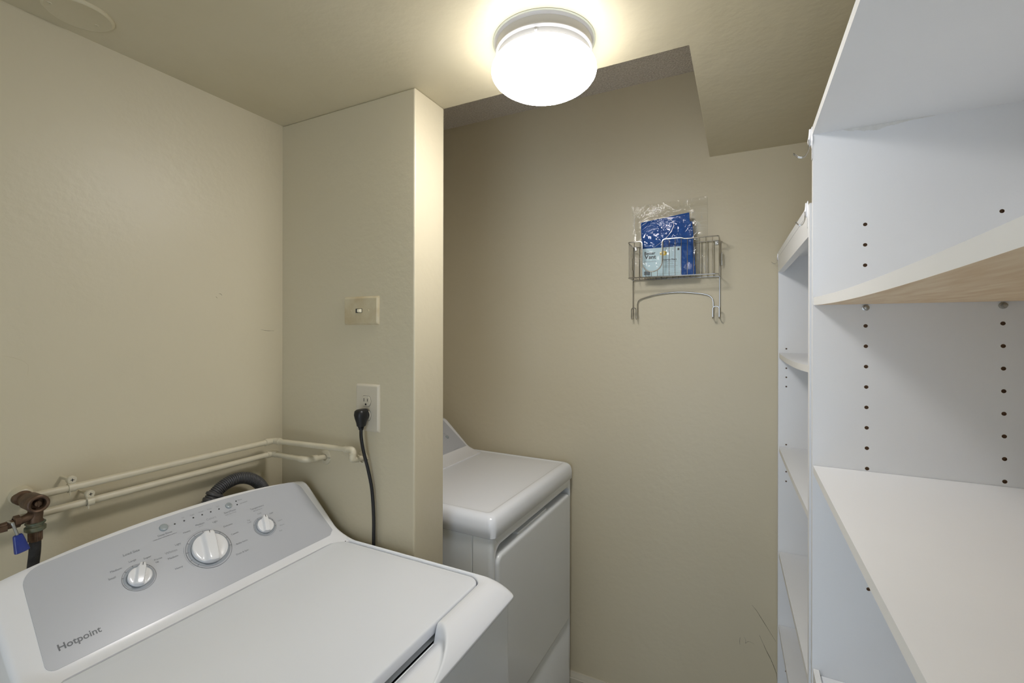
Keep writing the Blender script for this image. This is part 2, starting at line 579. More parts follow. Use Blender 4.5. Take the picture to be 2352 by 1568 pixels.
def washer():
    y0, y1, T = 0.298, 0.955, -0.585
    c = 0.6365
    XF = -0.468
    t = thing('washing_machine', 'white top-load washing machine with three dials on its sloped grey control panel', 'washing machine', (-0.84, c, ZF))

    def cab(b):
        z = [ZF + 0.02, ZF + 0.024, T - 0.045, T - 0.035, T - 0.032]
        ins = [0.004, 0, 0, 0.0, 0.006]
        loft(b, [[(x, y, zz) for x, y in rrect(-1.214 + i, XF - 0.012 - i, y0 + 0.006 + i, y1 - 0.006 - i, 0.012)] for zz, i in zip(z, ins)])
    one('cabinet', M_cab, cab, t)
    for fx in (-1.17, -0.53):
        for fy in (y0 + 0.05, y1 - 0.05):
            one('leveling_foot', M_rubber, lambda b: lathe(b, (fx, fy, ZF), (0, 0, 1), [(0, 0.018), (0.008, 0.018), (0.01, 0.008), (0.024, 0.008)], 20, True, True), t)

    def deck(b):
        nc, ne = 10, 150
        xi, xo = -0.546, XF
        out = rrect(-1.214, XF, y0, y1, 0.016, nc, ne)
        inn = rrect(-1.012, xi, y0 + 0.0175, y1 - 0.0175, 0.034, nc, ne)
        prof = [(0.10, -0.034), (0.012, -0.029), (0.0, -0.026), (0.0, -0.0225), (0.03, -0.0195), (0.07, -0.0165), (0.12, -0.0130), (0.20, -0.0085), (0.28, -0.0045), (0.36, -0.0012),
                (0.45, 0.0018), (0.54, 0.0042), (0.62, 0.0058), (0.70, 0.0066), (0.78, 0.0066), (0.84, 0.0060), (0.89, 0.0052), (0.93, 0.0042),
                (0.96, 0.0032), (0.985, 0.0014), (1.0, -0.002), (1.0, -0.02), (1.0, -0.040), (0.9, -0.044)]
        fine = [prof[0]]
        for p_, q_ in zip(prof, prof[1:]):
            for k_ in (1, 2, 3):
                fine.append((p_[0] + (q_[0] - p_[0]) * k_ / 3, p_[1] + (q_[1] - p_[1]) * k_ / 3))
        rings = []
        for s, z in fine:
            r = []
            for (ox, oy), (ix, iy) in zip(out, inn):
                x, y = ox + (ix - ox) * s, oy + (iy - oy) * s
                zz = z
                if z > -0.024:
                    zz = max(z - pocket(x, y, c, xi, xo), -0.040)
                r.append((x, y, T + zz))
            rings.append(r)
        loft(b, rings, False, True)
    one('top_deck', M_enamel, deck, t, ang=78)

    def lid(b):
        o = 0.0022
        A = (-1.0095, -0.5485, y0 + 0.0175 + o, y1 - 0.0175 - o)
        ins = [(0.006, -0.020), (0.001, -0.019), (0.0, -0.016), (0.0, -0.002), (0.0006, 0.0006), (0.002, 0.0022), (0.005, 0.0030), (0.03, 0.0036), (0.10, 0.0040)]
        rings = [[(x, y, T + z) for x, y in rrect(A[0] + i, A[1] - i, A[2] + i, A[3] - i, max(0.004, 0.032 - i), 10, 4)] for i, z in ins]
        loft(b, rings)
    one('lid', M_lid, lid, t, ang=60)
    one('console', M_plastic, lambda b: loft(b, console(y0, y1, T, 0.0)), t, ang=40)
    # dark block painted in as the shaded seam notch between lid hinge and console
    one('seam_notch', M_gap, lambda b: box(b, -1.000, -0.982, y1 - 0.024, y1 - 0.006, T - 0.004, T + 0.0035), t, bevel=0.001)
    pf = panel_frame(T, 0.0)
    outl = decal_outline(c - 0.001, 0.300, 0.292, -0.099, 0.0985, 0.0145)

    def pan(b):
        loft(b, [[pf(y, v, h) for y, v in outl] for h in (-0.002, 0.0007)])
    cp = one('control_panel', M_decal, pan, t, smooth=False)
    tag(cp, label='grey control panel overlay')
    H1 = 0.0011

    def put(y, v, h=H1, rot=0.0):
        ca, sa = math.cos(rot), math.sin(rot)
        return lambda a, b_: pf(y + a * ca - b_ * sa, v + a * sa + b_ * ca, h)

    def letters(b):
        T_ = [('Small', 0.4590, 0.0192, .0060, 0), ('Medium', 0.4695, 0.0329, .0060, 0), ('Large', 0.4995, 0.0395, .0060, 0), ('Super', 0.5245, 0.0345, .0060, 0),
              ('Precise', 0.5405, 0.0225, .0052, 0), ('Fill', 0.5365, 0.0162, .0052, 0), ('Load Size', 0.5036, 0.0578, .0078, 0),
              ('Deep Rinse', 0.5721, 0.0731, .0062, 0), ('Select when adding fabric softener', 0.5704, 0.0667, .0034, 0),
              ('Fill', 0.6185, 0.0971, .0048, 1), ('Soak', 0.6385, 0.0971, .0048, 1), ('Wash', 0.6585, 0.0971, .0048, 1), ('Rinse', 0.6785, 0.0971, .0048, 1), ('Spin', 0.6985, 0.0971, .0048, 1),
              ('Pause', 0.7542, 0.0950, .0046, 0), ('Lid Locked', 0.7585, 0.0841, .0046, 0), ('Start/Pause', 0.7181, 0.0728, .0066, 0), ('Hold 3 Secs to Stop', 0.7172, 0.0664, .0034, 0),
              ('Colors', 0.6718, 0.0716, .0082, 1), ('Medium', 0.6440, 0.0670, .0062, 0), ('Normal', 0.6435, 0.0612, .0032, 1), ('Light', 0.6755, 0.0599, .0062, 0),
              ('Heavy', 0.6120, 0.0598, .0062, 0), ('Delicates', 0.6975, 0.0388, .0060, 0), ('Casuals', 0.7020, 0.0121, .0060, 0), ('Bulky Items', 0.7065, -0.0159, .0060, 0),
              ('Drain & Spin', 0.6960, -0.0404, .0060, 0), ('Light', 0.5850, 0.0385, .0062, 0), ('Whites', 0.5675, 0.0272, .0082, 1), ('Medium', 0.5660, 0.0133, .0062, 0),
              ('Heavy', 0.5670, -0.0143, .0062, 0), ('Temperature', 0.7827, 0.0574, .0070, 0), ('All Cold Rinses', 0.7812, 0.0500, .0040, 0), ('Cold', 0.7795, 0.0385, .0052, 0),
              ('Cool', 0.8075, 0.0278, .0052, 0), ('Tap', 0.7465, 0.0315, .0050, 0), ('Cold', 0.7455, 0.0252, .0050, 0), ('Colors', 0.8180, -0.0008, .0046, 0),
              ('Warm', 0.8160, -0.0150, .0050, 0), ('Hot', 0.8050, -0.0284, .0050, 0)]
        for s, y, v, sz, mi in T_:
            if sel(y, v):
                textmesh(b, s, sz, put(y, v), mi=mi)
    # load size / cycle dial / temperature / row by the indicator lights / button captions
    row = lambda y, v: v > 0.0935 or y > 0.735 and v > 0.080
    btn = lambda y, v: not row(y, v) and (0.0660 < v and (y < 0.6 or y > 0.70))
    for sel in (row, btn, lambda y, v: not row(y, v) and not btn(y, v) and y < 0.555,
                lambda y, v: not row(y, v) and not btn(y, v) and 0.555 < y < 0.735,
                lambda y, v: not row(y, v) and not btn(y, v) and y > 0.735):
        one('printed_lettering', [M_ink, M_inklt], letters, cp, smooth=False, keepn=True)

    one('brand_lettering', mat('brand_grey', (92, 95, 100), 0.35), lambda b: textmesh(b, 'Hotpoint', 0.0165, put(0.3862, -0.0660), bold=0.00025, sx=0.98), cp, smooth=False, keepn=True)

    def dial(y, v, R, r, ticks, ptr, reach, big):
        def sc(b):
            n = 64
            # grey band, thin outline ring
            for (ra, rb, h, mi) in ((r * 0.6, R * 0.915, 0.0013, 0), (R * 0.975, R, 0.0013, 1)):
                a = [[pf(y + rad * math.cos(2 * math.pi * k / n), v + rad * math.sin(2 * math.pi * k / n), h) for k in range(n)] for rad in (ra, rb)]
                loft(b, a, False, False, mi=mi)
            for (ty, tv) in ticks:
                a = math.atan2(tv - v, ty - y)
                for rad0, rad1, w_ in ((R * 0.85, R * 1.0, 0.0006),):
                    p = [(rad0, -w_), (rad1, -w_), (rad1, w_), (rad0, w_)]
                    f = b.faces.new([b.verts.new(pf(y + q * math.cos(a) - s_ * math.sin(a), v + q * math.sin(a) + s_ * math.cos(a), 0.0016)) for q, s_ in p])
                    f.material_index = 1
            if big:
                # thin bracket arcs beside the ring
                for a0, a1 in ((68, 128), (150, 212)):
                    N = 20
                    arr = [[pf(y + rad * math.cos(math.radians(a0 + (a1 - a0) * k / N)), v + rad * math.sin(math.radians(a0 + (a1 - a0) * k / N)), 0.0013)
                            for k in range(N + 1)] for rad in (R * 1.055, R * 1.062)]
                    loft(b, arr, False, False, closed=False, mi=1)
        s = one('dial_scale', [M_scale, M_ink], sc, cp, smooth=False, keepn=True)
        tag(s, label='round grey dial scale with tick marks')

        pd = math.pi / 2 - ptr        # direction of the pointer in the panel plane

        def kn(b):
            n, m = 72, 22
            H = 0.017 if big else 0.0135
            rings = []
            hw = r * 0.25

            def top(a_, b__):     # local coords: b along pointer, a across
                base = H * 0.62 * (1 - 0.25 * ((a_ * a_ + b__ * b__) / (r * r)) ** 2)
                s_ = max(0.0, min(1.0, (abs(a_) - hw) / (r * 0.20)))
                s_ = s_ * s_ * (3 - 2 * s_)
                # two scoops beside the ridge, deepest by the ridge
                lo = base * (0.55 + 0.45 * min(1.0, max(0, (abs(a_) - hw) / (r * 0.75))))
                ridge = H * (1 - 0.12 * (b__ / r) ** 2)
                return ridge * (1 - s_) + lo * s_
            side = [(1.0, 0.0), (1.0, 0.25), (1.0, 0.6), (0.995, 0.85), (0.985, 1.0)]

            def rad(phi):       # radius in direction phi (local), extended at the pointer
                d = abs((phi - math.pi / 2 + math.pi) % (2 * math.pi) - math.pi)
                base = r
                if reach > 1.0:
                    ex = r * reach
                    half = math.atan2(hw * 1.05, ex)
                    if d <= half:
                        return min(ex / math.cos(d), ex * 1.02)
                    k = max(0, 1 - (d - half) / 0.10)
                    return base + (ex - base) * k ** 2
                return base
            for fr, hz in side:
                ring = []
                for k in range(n):
                    ph = 2 * math.pi * k / n
                    R_ = rad(ph) * fr
                    a_, b__ = R_ * math.cos(ph), R_ * math.sin(ph)
                    zt = top(a_, b__) * 0.92
                    ring.append((a_, b__, 0.002 + zt * hz))
                rings.append(ring)
            for j in range(1, m):
                fr = (1 - j / m) * 0.985
                ring = []
                for k in range(n):
                    ph = 2 * math.pi * k / n
                    R_ = rad(ph) * fr
                    a_, b__ = R_ * math.cos(ph), R_ * math.sin(ph)
                    e_ = min(1.0, j / 2.0)
                    ring.append((a_, b__, 0.002 + top(a_, b__) * (0.92 + 0.08 * e_)))
                rings.append(ring)
            ca, sa = math.cos(pd - math.pi / 2), math.sin(pd - math.pi / 2)
            rr = [[pf(y + a_ * ca - b__ * sa, v + a_ * sa + b__ * ca, h) for a_, b__, h in ring] for ring in rings]
            loft(b, rr)
        k = one('dial_knob', M_plastic, kn, cp, ang=48)
        tag(k, label='large white cycle knob' if big else 'small white knob')
        return k

    ca = [(0.6418, 0.0503), (0.6208, 0.0453), (0.602, 0.0307), (0.5905, 0.0105), (0.5884, -0.0119), (0.5955, -0.0310), (0.6621, 0.0448), (0.677, 0.0306), (0.6834, 0.0107), (0.6812, -0.012), ]
    dial(0.637, 0.0005, 0.0480, 0.0368, ca, math.radians(14), 1.03, True)
    dial(0.4985, 0.0, 0.0290, 0.0205, [(0.4710, 0.0110), (0.4800, 0.0230), (0.4955, 0.0295), (0.5120, 0.0260), (0.5230, 0.0160)], math.radians(26), 1.28, False)
    dial(0.775, 0.0, 0.0282, 0.0200, [(0.7500, 0.0150), (0.7670, 0.0290), (0.7900, 0.0250), (0.8030, 0.0090), (0.8040, -0.0010), (0.8020, -0.0110)], math.radians(18), 1.28, False)

    for (y, v, rr_, pa, h) in ((0.637, 0.0005, 0.0335, 14, 0.0180), (0.4985, 0.0, 0.0215, 26, 0.0150), (0.775, 0.0, 0.0212, 18, 0.0150)):
        def marks(b):
            a = math.pi / 2 - math.radians(pa)
            q0, q1 = rr_ - 0.0035, rr_ + 0.0030
            p = [(q0, -0.0004), (q1, -0.0004), (q1, 0.0004), (q0, 0.0004)]
            loft(b, [[pf(y + s * math.cos(a) - w_ * math.sin(a), v + s * math.sin(a) + w_ * math.cos(a), hh) for s, w_ in p] for hh in (h - 0.004, h)])
        one('pointer_mark', M_black, marks, cp, smooth=False)

    for y, v, R, nm in ((0.575, 0.0887, 0.0085, 'deep_rinse_button'), (0.722, 0.0887, 0.0078, 'start_button')):
        def bt(b):
            lathe(b, pf(y, v, 0.0), NV, [(0, R), (0.0025, R), (0.0035, R * 0.97), (0.0043, R * 0.86), (0.0045, R * 0.5), (0.0045, 0.0)], 40)
        k = one(nm, M_btn, bt, cp, ang=50)
        tag(k, label='round grey push button')
    one('button_symbol', M_ink, lambda b: textmesh(b, '>II', 0.0075, put(0.722, 0.0887, 0.0048)), cp, smooth=False, keepn=True)
    one('leader_line', M_inklt, lambda b: loft(b, [[pf(0.5845, 0.0885, H1), pf(0.597, 0.0885, H1)], [pf(0.5845, 0.0888, H1), pf(0.597, 0.0888, H1)]], False, False, closed=False), cp, smooth=False, keepn=True)
    for y, v in ((0.598, 0.0887), (0.618, 0.0887), (0.638, 0.0887), (0.658, 0.0887), (0.678, 0.0887), (0.698, 0.0887), (0.744, 0.0945), (0.742, 0.0840)):
        one('indicator_light', M_black, lambda b: lathe(b, pf(y, v, 0.0), NV, [(0, 0.0017), (0.0014, 0.0017), (0.0017, 0.0010), (0.0017, 0)], 14), cp)
    return t


washer()


def dryer():
    y0, y1, T = 1.178, 1.851, -0.545
    c = (y0 + y1) / 2
    XF = -0.640
    t = thing('clothes_dryer', 'white front-load clothes dryer behind the partition, handle slot above its door',
              'clothes dryer', (-0.95, c, ZF), rotz=math.radians(-1.0))

    def cab(b):
        z = [ZF + 0.02, ZF + 0.024, T - 0.06]
        # side and back shell, stopping behind the front panel
        loft(b, [[(x, y, zz) for x, y in rrect(-1.315, -0.7175, y0 + 0.006, y1 - 0.006, 0.006)] for zz in z])
    one('cabinet', M_cab, cab, t)
    for fx in (-1.22, -0.73):
        for fy in (y0 + 0.05, y1 - 0.05):
            one('leveling_foot', M_rubber, lambda b: lathe(b, (fx, fy, ZF), (0, 0, 1), [(0, 0.018), (0.008, 0.018), (0.01, 0.008), (0.024, 0.008)], 20, True, True), t)

    # front panel with its opening: rings in the Y-Z plane lofted from the outer edge to the hole
    def front(b):
        xf = XF - 0.010
        zb, zt = ZF + 0.022, T - 0.063
        Y0, Y1 = y0 + 0.004, y1 - 0.004

        def ring(ya, yb, za, zb_, r, x):
            return [(x, p, q_) for p, q_ in rrect(ya, yb, za, zb_, r, 8, 6)]
        hy0, hy1, hz0, hz1 = y0 + 0.028, y1 - 0.020, -1.196, T - 0.098
        rings = [ring(Y0, Y1, zb, zt, 0.004, -0.7145), ring(Y0, Y1, zb, zt, 0.004, xf - 0.014),
                 ring(Y0 + 0.001, Y1 - 0.001, zb, zt, 0.004, xf - 0.008), ring(Y0 + 0.004, Y1 - 0.004, zb, zt, 0.004, xf - 0.003),
                 ring(Y0 + 0.010, Y1 - 0.010, zb, zt, 0.004, xf), ring(hy0 - 0.003, hy1 + 0.003, hz0 - 0.003, hz1 + 0.003, 0.036, xf),
                 ring(hy0, hy1, hz0, hz1, 0.034, xf - 0.003), ring(hy0, hy1, hz0, hz1, 0.034, xf - 0.045)]
        loft(b, rings, True, True)
    one('front_panel', M_cab, front, t, ang=50)

    def door(b):
        xf = XF - 0.004
        hy0, hy1, hz0, hz1 = y0 + 0.031, y1 - 0.023, -1.192, T - 0.125

        def ring(i, x):
            return [(x, p, q_) for p, q_ in rrect(hy0 + i, hy1 - i, hz0 + i, hz1 - i, max(0.006, 0.030 - i), 10, 6)]
        loft(b, [ring(0.002, xf - 0.040), ring(0.0, xf - 0.038), ring(0, xf - 0.012), ring(0.0012, xf - 0.006), ring(0.004, xf - 0.002), ring(0.009, xf), ring(0.014, xf)])
    one('door', M_cab, door, t, ang=50)

    def grip(b):
        xf = XF - 0.020
        loft(b, [[(x, y, z) for x, y in rrect(xf - 0.028, xf + 0.001, c - 0.145, c + 0.10, 0.008)] for z in (T - 0.130, T - 0.121, T - 0.118)])
    one('handle_ledge', M_cab, grip, t, bevel=0.001)

    def deck(b):
        out = (-1.315, XF, y0, y1)
        prof = [(0.004, -0.066), (0.0, -0.063), (0.001, -0.034), (0.0028, -0.022), (0.0060, -0.0135), (0.0105, -0.0075), (0.017, -0.0030), (0.025, -0.0006),
                (0.031, 0.0), (0.034, -0.0006), (0.037, -0.0020), (0.040, -0.0022), (0.06, -0.0018), (0.12, -0.001)]
        rings = []
        for i, z in prof:
            k = i * 1.0
            rings.append([(x, y, T + z) for x, y in rrect(out[0] + k, out[1] - k, out[2] + k * 0.95, out[3] - k * 0.95, max(0.010, 0.022 - 0.2 * i), 10, 3)])
        loft(b, rings)
    one('top_deck', M_enamel, deck, t, ang=60)
    one('console', M_plastic, lambda b: loft(b, console(y0 - 0.002, 1.798, T, -0.092, -0.968, -0.968)), t, ang=40)
    pf = panel_frame(T, -0.092)
    cc = (y0 + 1.798) / 2
    outl = decal_outline(cc, 0.292, 0.280, -0.099, 0.0985, 0.0145)
    cp = one('control_panel', M_decal, lambda b: loft(b, [[pf(y, v, h) for y, v in outl] for h in (-0.002, 0.0007)]), t, smooth=False)
    tag(cp, label='grey control panel overlay')
    by, bv = 1.7045, -0.0134
    k = one('start_button', M_btn, lambda b: lathe(b, pf(by, bv, 0.0), NV, [(0, 0.0085), (0.0025, 0.0085), (0.0038, 0.0080), (0.0045, 0.0068), (0.0045, 0)], 36), cp, ang=50)
    tag(k, label='round grey push button')

    def put(y, v, h=0.0011):
        return lambda a, b_: pf(y + a, v + b_, h)
    one('printed_lettering', M_ink, lambda b: (textmesh(b, 'Start', 0.0062, put(1.7045, 0.008)), textmesh(b, 'Push to Start', 0.0036, put(1.7045, 0.0015)),
                                                textmesh(b, 'No Heat / Fluff / Dry', 0.0046, put(1.703, -0.082))), cp, smooth=False, keepn=True)
    return t


dryer()

# ------------------------------------------------------------------ drain hose, supply valve, pipes
dh = thing('drain_hose', 'grey corrugated drain hose arching up behind the washing machine', 'hose', (-1.262, 0.80, -1.0))


def hose(b):
    P = smoothpath([(-1.262, 0.700, -0.95), (-1.262, 0.700, -0.62), (-1.262, 0.708, -0.50), (-1.262, 0.726, -0.454), (-1.262, 0.758, -0.424), (-1.262, 0.800, -0.412),
                    (-1.262, 0.842, -0.423), (-1.262, 0.876, -0.455), (-1.262, 0.894, -0.505), (-1.262, 0.900, -0.62), (-1.262, 0.900, -0.95)], 30)
    # resample evenly, four samples per rib
    L_ = [0]
    for a, c_ in zip(P, P[1:]):
        L_.append(L_[-1] + (c_ - a).length)
    step = 0.0046 / 6
    out, j, s = [], 0, 0.0
    while s < L_[-1]:
        while L_[j + 1] < s: j += 1
        u = (s - L_[j]) / max(1e-9, L_[j + 1] - L_[j])
        out.append(P[j].lerp(P[j + 1], u))
        s += step
    tube(b, out, lambda i: 0.0146 + 0.0018 * (1 if (i % 6) in (1, 2, 3) else (0.4 if (i % 6) in (0, 4) else -0.4)), 24)


one('corrugated_tube', M_hose, hose, dh, ang=80)


def cuff(b):
    a = Vector((-1.262, 0.704, -0.505))
    d = (Vector((-1.262, 0.744, -0.435)) - a).normalized()
    prof = []
    for k in range(5):
        h = 0.010 + k * 0.0155
        prof += [(h, 0.0175), (h + 0.003, 0.0235 - 0.0004 * k), (h + 0.008, 0.0235 - 0.0004 * k), (h + 0.011, 0.0180)]
    lathe(b, a, d, prof, 28, True, True)


one('rubber_cuff', M_hose, cuff, dh, ang=40)

XPp = -1.262
SW = ((0.446, -0.326), (0.487, -0.3672))
PR = 0.0078


def elbow(b, p, d, r=0.0102, L=0.012):
    d = Vector(d).normalized()
    p = Vector(p)
    lathe(b, p - d * L / 2, d, [(0, PR * 0.95), (0.0008, r), (L - 0.0008, r), (L, PR * 0.95)], 20)


ZU, ZL = -0.3295, -0.3685
t = thing('water_pipe', 'upper beige-painted water pipe with an elbow down to its wall flange beside the outlet', 'pipe', (XPp, 0.4, ZU), group=None)
path = [(XPp, 0.386, ZU), (XPp, 0.914, ZU), (-0.9675, 0.944, ZU), (-0.9675, 0.940, -0.3545), (-0.9655, 0.990, -0.3620)]
one('pipe_run', M_pipe, lambda b: tube(b, fillet(path, 0.014), PR, 16), t)


def fit1(b):
    elbow(b, (XPp, 0.893, ZU), (0, 1, 0))
    elbow(b, (XPp + 0.022, 0.917, ZU), (1, 0.08, 0))
    tube(b, fillet([(XPp, 0.895, ZU), (XPp, 0.914, ZU), (XPp + 0.02, 0.917, ZU)], 0.014), 0.0095, 16)


def fit1b(b):
    elbow(b, (-0.990, 0.942, ZU), (1, 0.09, 0))
    tube(b, fillet([(-0.990, 0.942, ZU), (-0.9675, 0.944, ZU), (-0.9675, 0.943, ZU - 0.018)], 0.018, 10), 0.0097, 16)


def fit1c(b):
    elbow(b, (-0.9675, 0.942, ZU - 0.014), (0, 0, 1))
    tube(b, fillet([(-0.9675, 0.942, ZU - 0.012), (-0.9675, 0.940, -0.3545), (-0.9665, 0.962, -0.3578)], 0.014, 10), 0.0100, 16)


one('elbow_fitting', M_pipe, fit1, t)
one('elbow_fitting', M_pipe, fit1b, t)
one('elbow_fitting', M_pipe, fit1c, t)


def flange(b, c, n=(0, -1, 0)):
    lathe(b, c, n, [(0, 0.0215), (0.0015, 0.0215), (0.0032, 0.0200), (0.0044, 0.0150), (0.0046, 0.0098), (0.0005, 0.0096), (0.0004, 0.006)], 36, True, False)


def seam(b, c):
    c = Vector(c)
    for s in (-1, 1):
        box(b, min(c.x + s * 0.0100, c.x + s * 0.0212), max(c.x + s * 0.0100, c.x + s * 0.0212), c.y - 0.0048, c.y, c.z - 0.0004, c.z + 0.0004)


f = one('wall_flange', M_pipe, lambda b: flange(b, (-0.9640, YP, -0.3620)), t)
one('seam_line', M_gap, lambda b: seam(b, (-0.9640, YP, -0.3615)), f, smooth=False)


def strap(b, y, z):
    # band round the pipe, tab above, screwed to the wall block
    lathe(b, (XPp, y - 0.006, z), (0, 1, 0), [(0, PR), (0, PR + 0.0016), (0.012, PR + 0.0016), (0.012, PR)], 24)
    lathe(b, (XPp - 0.004, y, z + 0.0165), (1, 0, 0), [(0, 0.0082), (0.007, 0.0082), (0.0085, 0.0072), (0.0085, 0)], 20, True)
    box(b, XPp - 0.003, XPp + 0.0035, y - 0.0062, y + 0.0062, z + 0.004, z + 0.018)
    box(b, XL, XPp - 0.003, y - 0.0025, y + 0.0025, z + 0.013, z + 0.018)
    tube(b, [(XPp + 0.006, y - 0.004, z - 0.006), (XPp + 0.006, y - 0.004, z - 0.0135)], lambda i: 0.0013 - 0.0004 * (1 - i), 8)


def screw(b, y, z):
    for a, bb in ((0.0030, 0.0006), (0.0006, 0.0030)):
        box(b, XPp + 0.0042, XPp + 0.0049, y - a, y + a, z - bb, z + bb)


s1 = one('pipe_strap', M_pipe, lambda b: strap(b, 0.4485, ZU), t)
one('screw_slot', M_black, lambda b: screw(b, 0.4485, ZU + 0.0165), s1, smooth=False)

t = thing('water_pipe', 'lower beige-painted water pipe bending into the wall flange left of the outlet', 'pipe', (XPp, 0.4, ZL))
path2 = [(XPp - 0.004, 0.372, ZL), (XPp - 0.004, 0.914, ZL), (-1.128, 0.922, ZL - 0.003), (-1.113, 0.985, ZL - 0.007)]
one('pipe_run', M_pipe, lambda b: tube(b, fillet(path2, 0.014), PR, 16), t)


one('elbow_fitting', M_pipe, lambda b: tube(b, fillet([(XPp - 0.004, 0.897, ZL), (XPp - 0.004, 0.914, ZL), (XPp + 0.016, 0.916, ZL)], 0.013), 0.0094, 16), t)
one('elbow_fitting', M_pipe, lambda b: tube(b, fillet([(-1.152, 0.9205, ZL - 0.003), (-1.128, 0.922, ZL - 0.003), (-1.1205, 0.953, ZL - 0.005)], 0.016, 10), 0.0096, 16), t)
f = one('wall_flange', M_pipe, lambda b: flange(b, (-1.113, YP, ZL - 0.007)), t)
one('seam_line', M_gap, lambda b: seam(b, (-1.113, YP, ZL - 0.007)), f, smooth=False)
s2 = one('pipe_strap', M_pipe, lambda b: strap(b, 0.4790, ZL), t)
one('screw_slot', M_black, lambda b: screw(b, 0.4790, ZL + 0.0165), s2, smooth=False)

# valve
v = thing('water_valve', 'corroded bronze laundry water valve on the left wall at the end of the pipes', 'valve', (-1.25, 0.384, -0.42))
VC = Vector((XL, 0.384, -0.335))


def vbody(b):
    lathe(b, VC + Vector((0.0, 0, 0)), (1, 0, 0), [(0, 0.011), (0.004, 0.0145), (0.022, 0.0145), (0.026, 0.011), (0.040, 0.0110), (0.046, 0.0145), (0.052, 0.0160),
                                                     (0.075, 0.0162), (0.086, 0.0170), (0.092, 0.0165), (0.0935, 0.0145), (0.092, 0.0115), (0.080, 0.0100), (0.080, 0.0)], 40, True)
    # downward outlet
    lathe(b, (-1.232, 0.384, -0.345), (0, 0, -1), [(0, 0.010), (0.010, 0.0115), (0.022, 0.0105), (0.026, 0.0125), (0.030, 0.0125)], 28, True, True)
    # cross arm to the left
    tube(b, smoothpath([(-1.230, 0.384, -0.352), (-1.228, 0.368, -0.360), (-1.228, 0.345, -0.364), (-1.228, 0.30, -0.366), (-1.228, 0.24, -0.368)], 6), 0.0075, 18)
    lathe(b, (-1.228, 0.362, -0.361), (0, -1, 0), [(0, 0.0075), (0.001, 0.0115), (0.009, 0.0115), (0.010, 0.0075)], 6)
    box(b, -1.236, -1.216, 0.300, 0.342, -0.371, -0.361)
    # wall nipple
    lathe(b, VC, (1, 0, 0), [(0, 0.010), (0.032, 0.010)], 20)


one('valve_body', M_bronze, vbody, v, ang=40)
one('wall_flange', M_pipe, lambda b: lathe(b, VC + Vector((0, 0.002, 0.002)), (1, 0, 0), [(0, 0.0185), (0.004, 0.0180), (0.010, 0.0160), (0.018, 0.0145), (0.020, 0.011)], 28, True), v)
one('valve_stem', M_bronze, lambda b: (lathe(b, VC + Vector((0.078, 0, 0)), (1, 0, 0), [(0, 0.0055), (0.012, 0.005), (0.013, 0)], 16),
                                      box(b, XL + 0.090, XL + 0.0925, 0.3832, 0.3848, -0.341, -0.329)), v)


def coup(b):
    lathe(b, (-1.232, 0.384, -0.3715), (0, 0, -1), [(0, 0.0125), (0.001, 0.0150), (0.003, 0.0150), (0.004, 0.0128), (0.008, 0.0126), (0.009, 0.0155),
                                                    (0.0115, 0.0158), (0.016, 0.0155), (0.018, 0.0128)], 36, True, True)


one('hose_coupling', M_verdi, coup, v, ang=40)


def hbar(b):
    lathe(b, (-1.212, 0.347, -0.358), Vector((0, 0.007, -0.026)), [(-0.002, 0.0022), (0.0, 0.0030), (0.004, 0.0024), (0.027, 0.0022)], 14, True, True)
    tube(b, [(-1.232, 0.3455, -0.358), (-1.210, 0.347, -0.358)], 0.0022, 10)


lv = one('lever', M_zinc, hbar, v)


def grip(b):
    a = Vector((-1.212, 0.3535, -0.3815))
    d = Vector((0, 0.0065, -0.0335)).normalized()
    u = Vector((0, 1, 0.19)).normalized()
    w_ = d.cross(u)
    rings = []
    for h, ry, rx in ((0, 0.0040, 0.0035), (0.0008, 0.0062, 0.0045), (0.003, 0.0070, 0.0048), (0.030, 0.0105, 0.0055), (0.0335, 0.0108, 0.0055), (0.0345, 0.0098, 0.0046)):
        rings.append([a + d * h + u * ry * math.copysign(abs(math.cos(k * math.pi / 14)) ** 0.7, math.cos(k * math.pi / 14))
                      + w_ * rx * math.copysign(abs(math.sin(k * math.pi / 14)) ** 0.7, math.sin(k * math.pi / 14)) for k in range(28)])
    loft(b, rings)


gp = one('lever_grip', M_blue, grip, lv)
tag(gp, label='blue vinyl lever grip')

sh = thing('supply_hose', 'dark rubber supply hose hanging from the bronze valve behind the washing machine', 'hose', (-1.232, 0.384, -0.70))
one('hose_line', M_supply, lambda b: tube(b, smoothpath([(-1.232, 0.384, -0.396), (-1.234, 0.384, -0.43), (-1.242, 0.3835, -0.47), (-1.246, 0.383, -0.53), (-1.250, 0.384, -0.62), (-1.258, 0.392, -0.80), (-1.260, 0.40, -1.05)], 8), 0.0088, 18), sh)


def ferr(b):
    prof = [(0, 0.0095), (0.0006, 0.0104), (0.018, 0.0104), (0.0195, 0.0095)]
    lathe(b, (-1.232, 0.384, -0.3895), (0, 0, -1), prof, 12, True, True)
    for k in range(8):
        a = 2 * math.pi * k / 8
        tube(b, [(-1.232 + 0.0102 * math.cos(a), 0.384 + 0.0102 * math.sin(a), -0.391), (-1.232 + 0.0102 * math.cos(a), 0.384 + 0.0102 * math.sin(a), -0.408)], 0.0009, 6)


one('hose_ferrule', M_bronze, ferr, sh, ang=40)

# ------------------------------------------------------------------ switch, outlet, cord
t = thing('light_switch', 'stained ivory toggle switch plate mounted sideways on the partition wall', 'light switch', (-0.970, YP, 0.018))


def plate(b, x0, x1, z0, z1, bev=0.0065, th=0.0065):
    rings = []
    for i, d in ((0, 0), (0, 0.0012), (bev * 0.5, th * 0.75), (bev * 0.8, th * 0.97), (bev, th), (bev + 0.002, th)):
        rings.append([(x, YP - d, z) for x, z in rrect(x0 + i, x1 - i, z0 + i, z1 - i, 0.003, 4)])
    loft(b, rings)


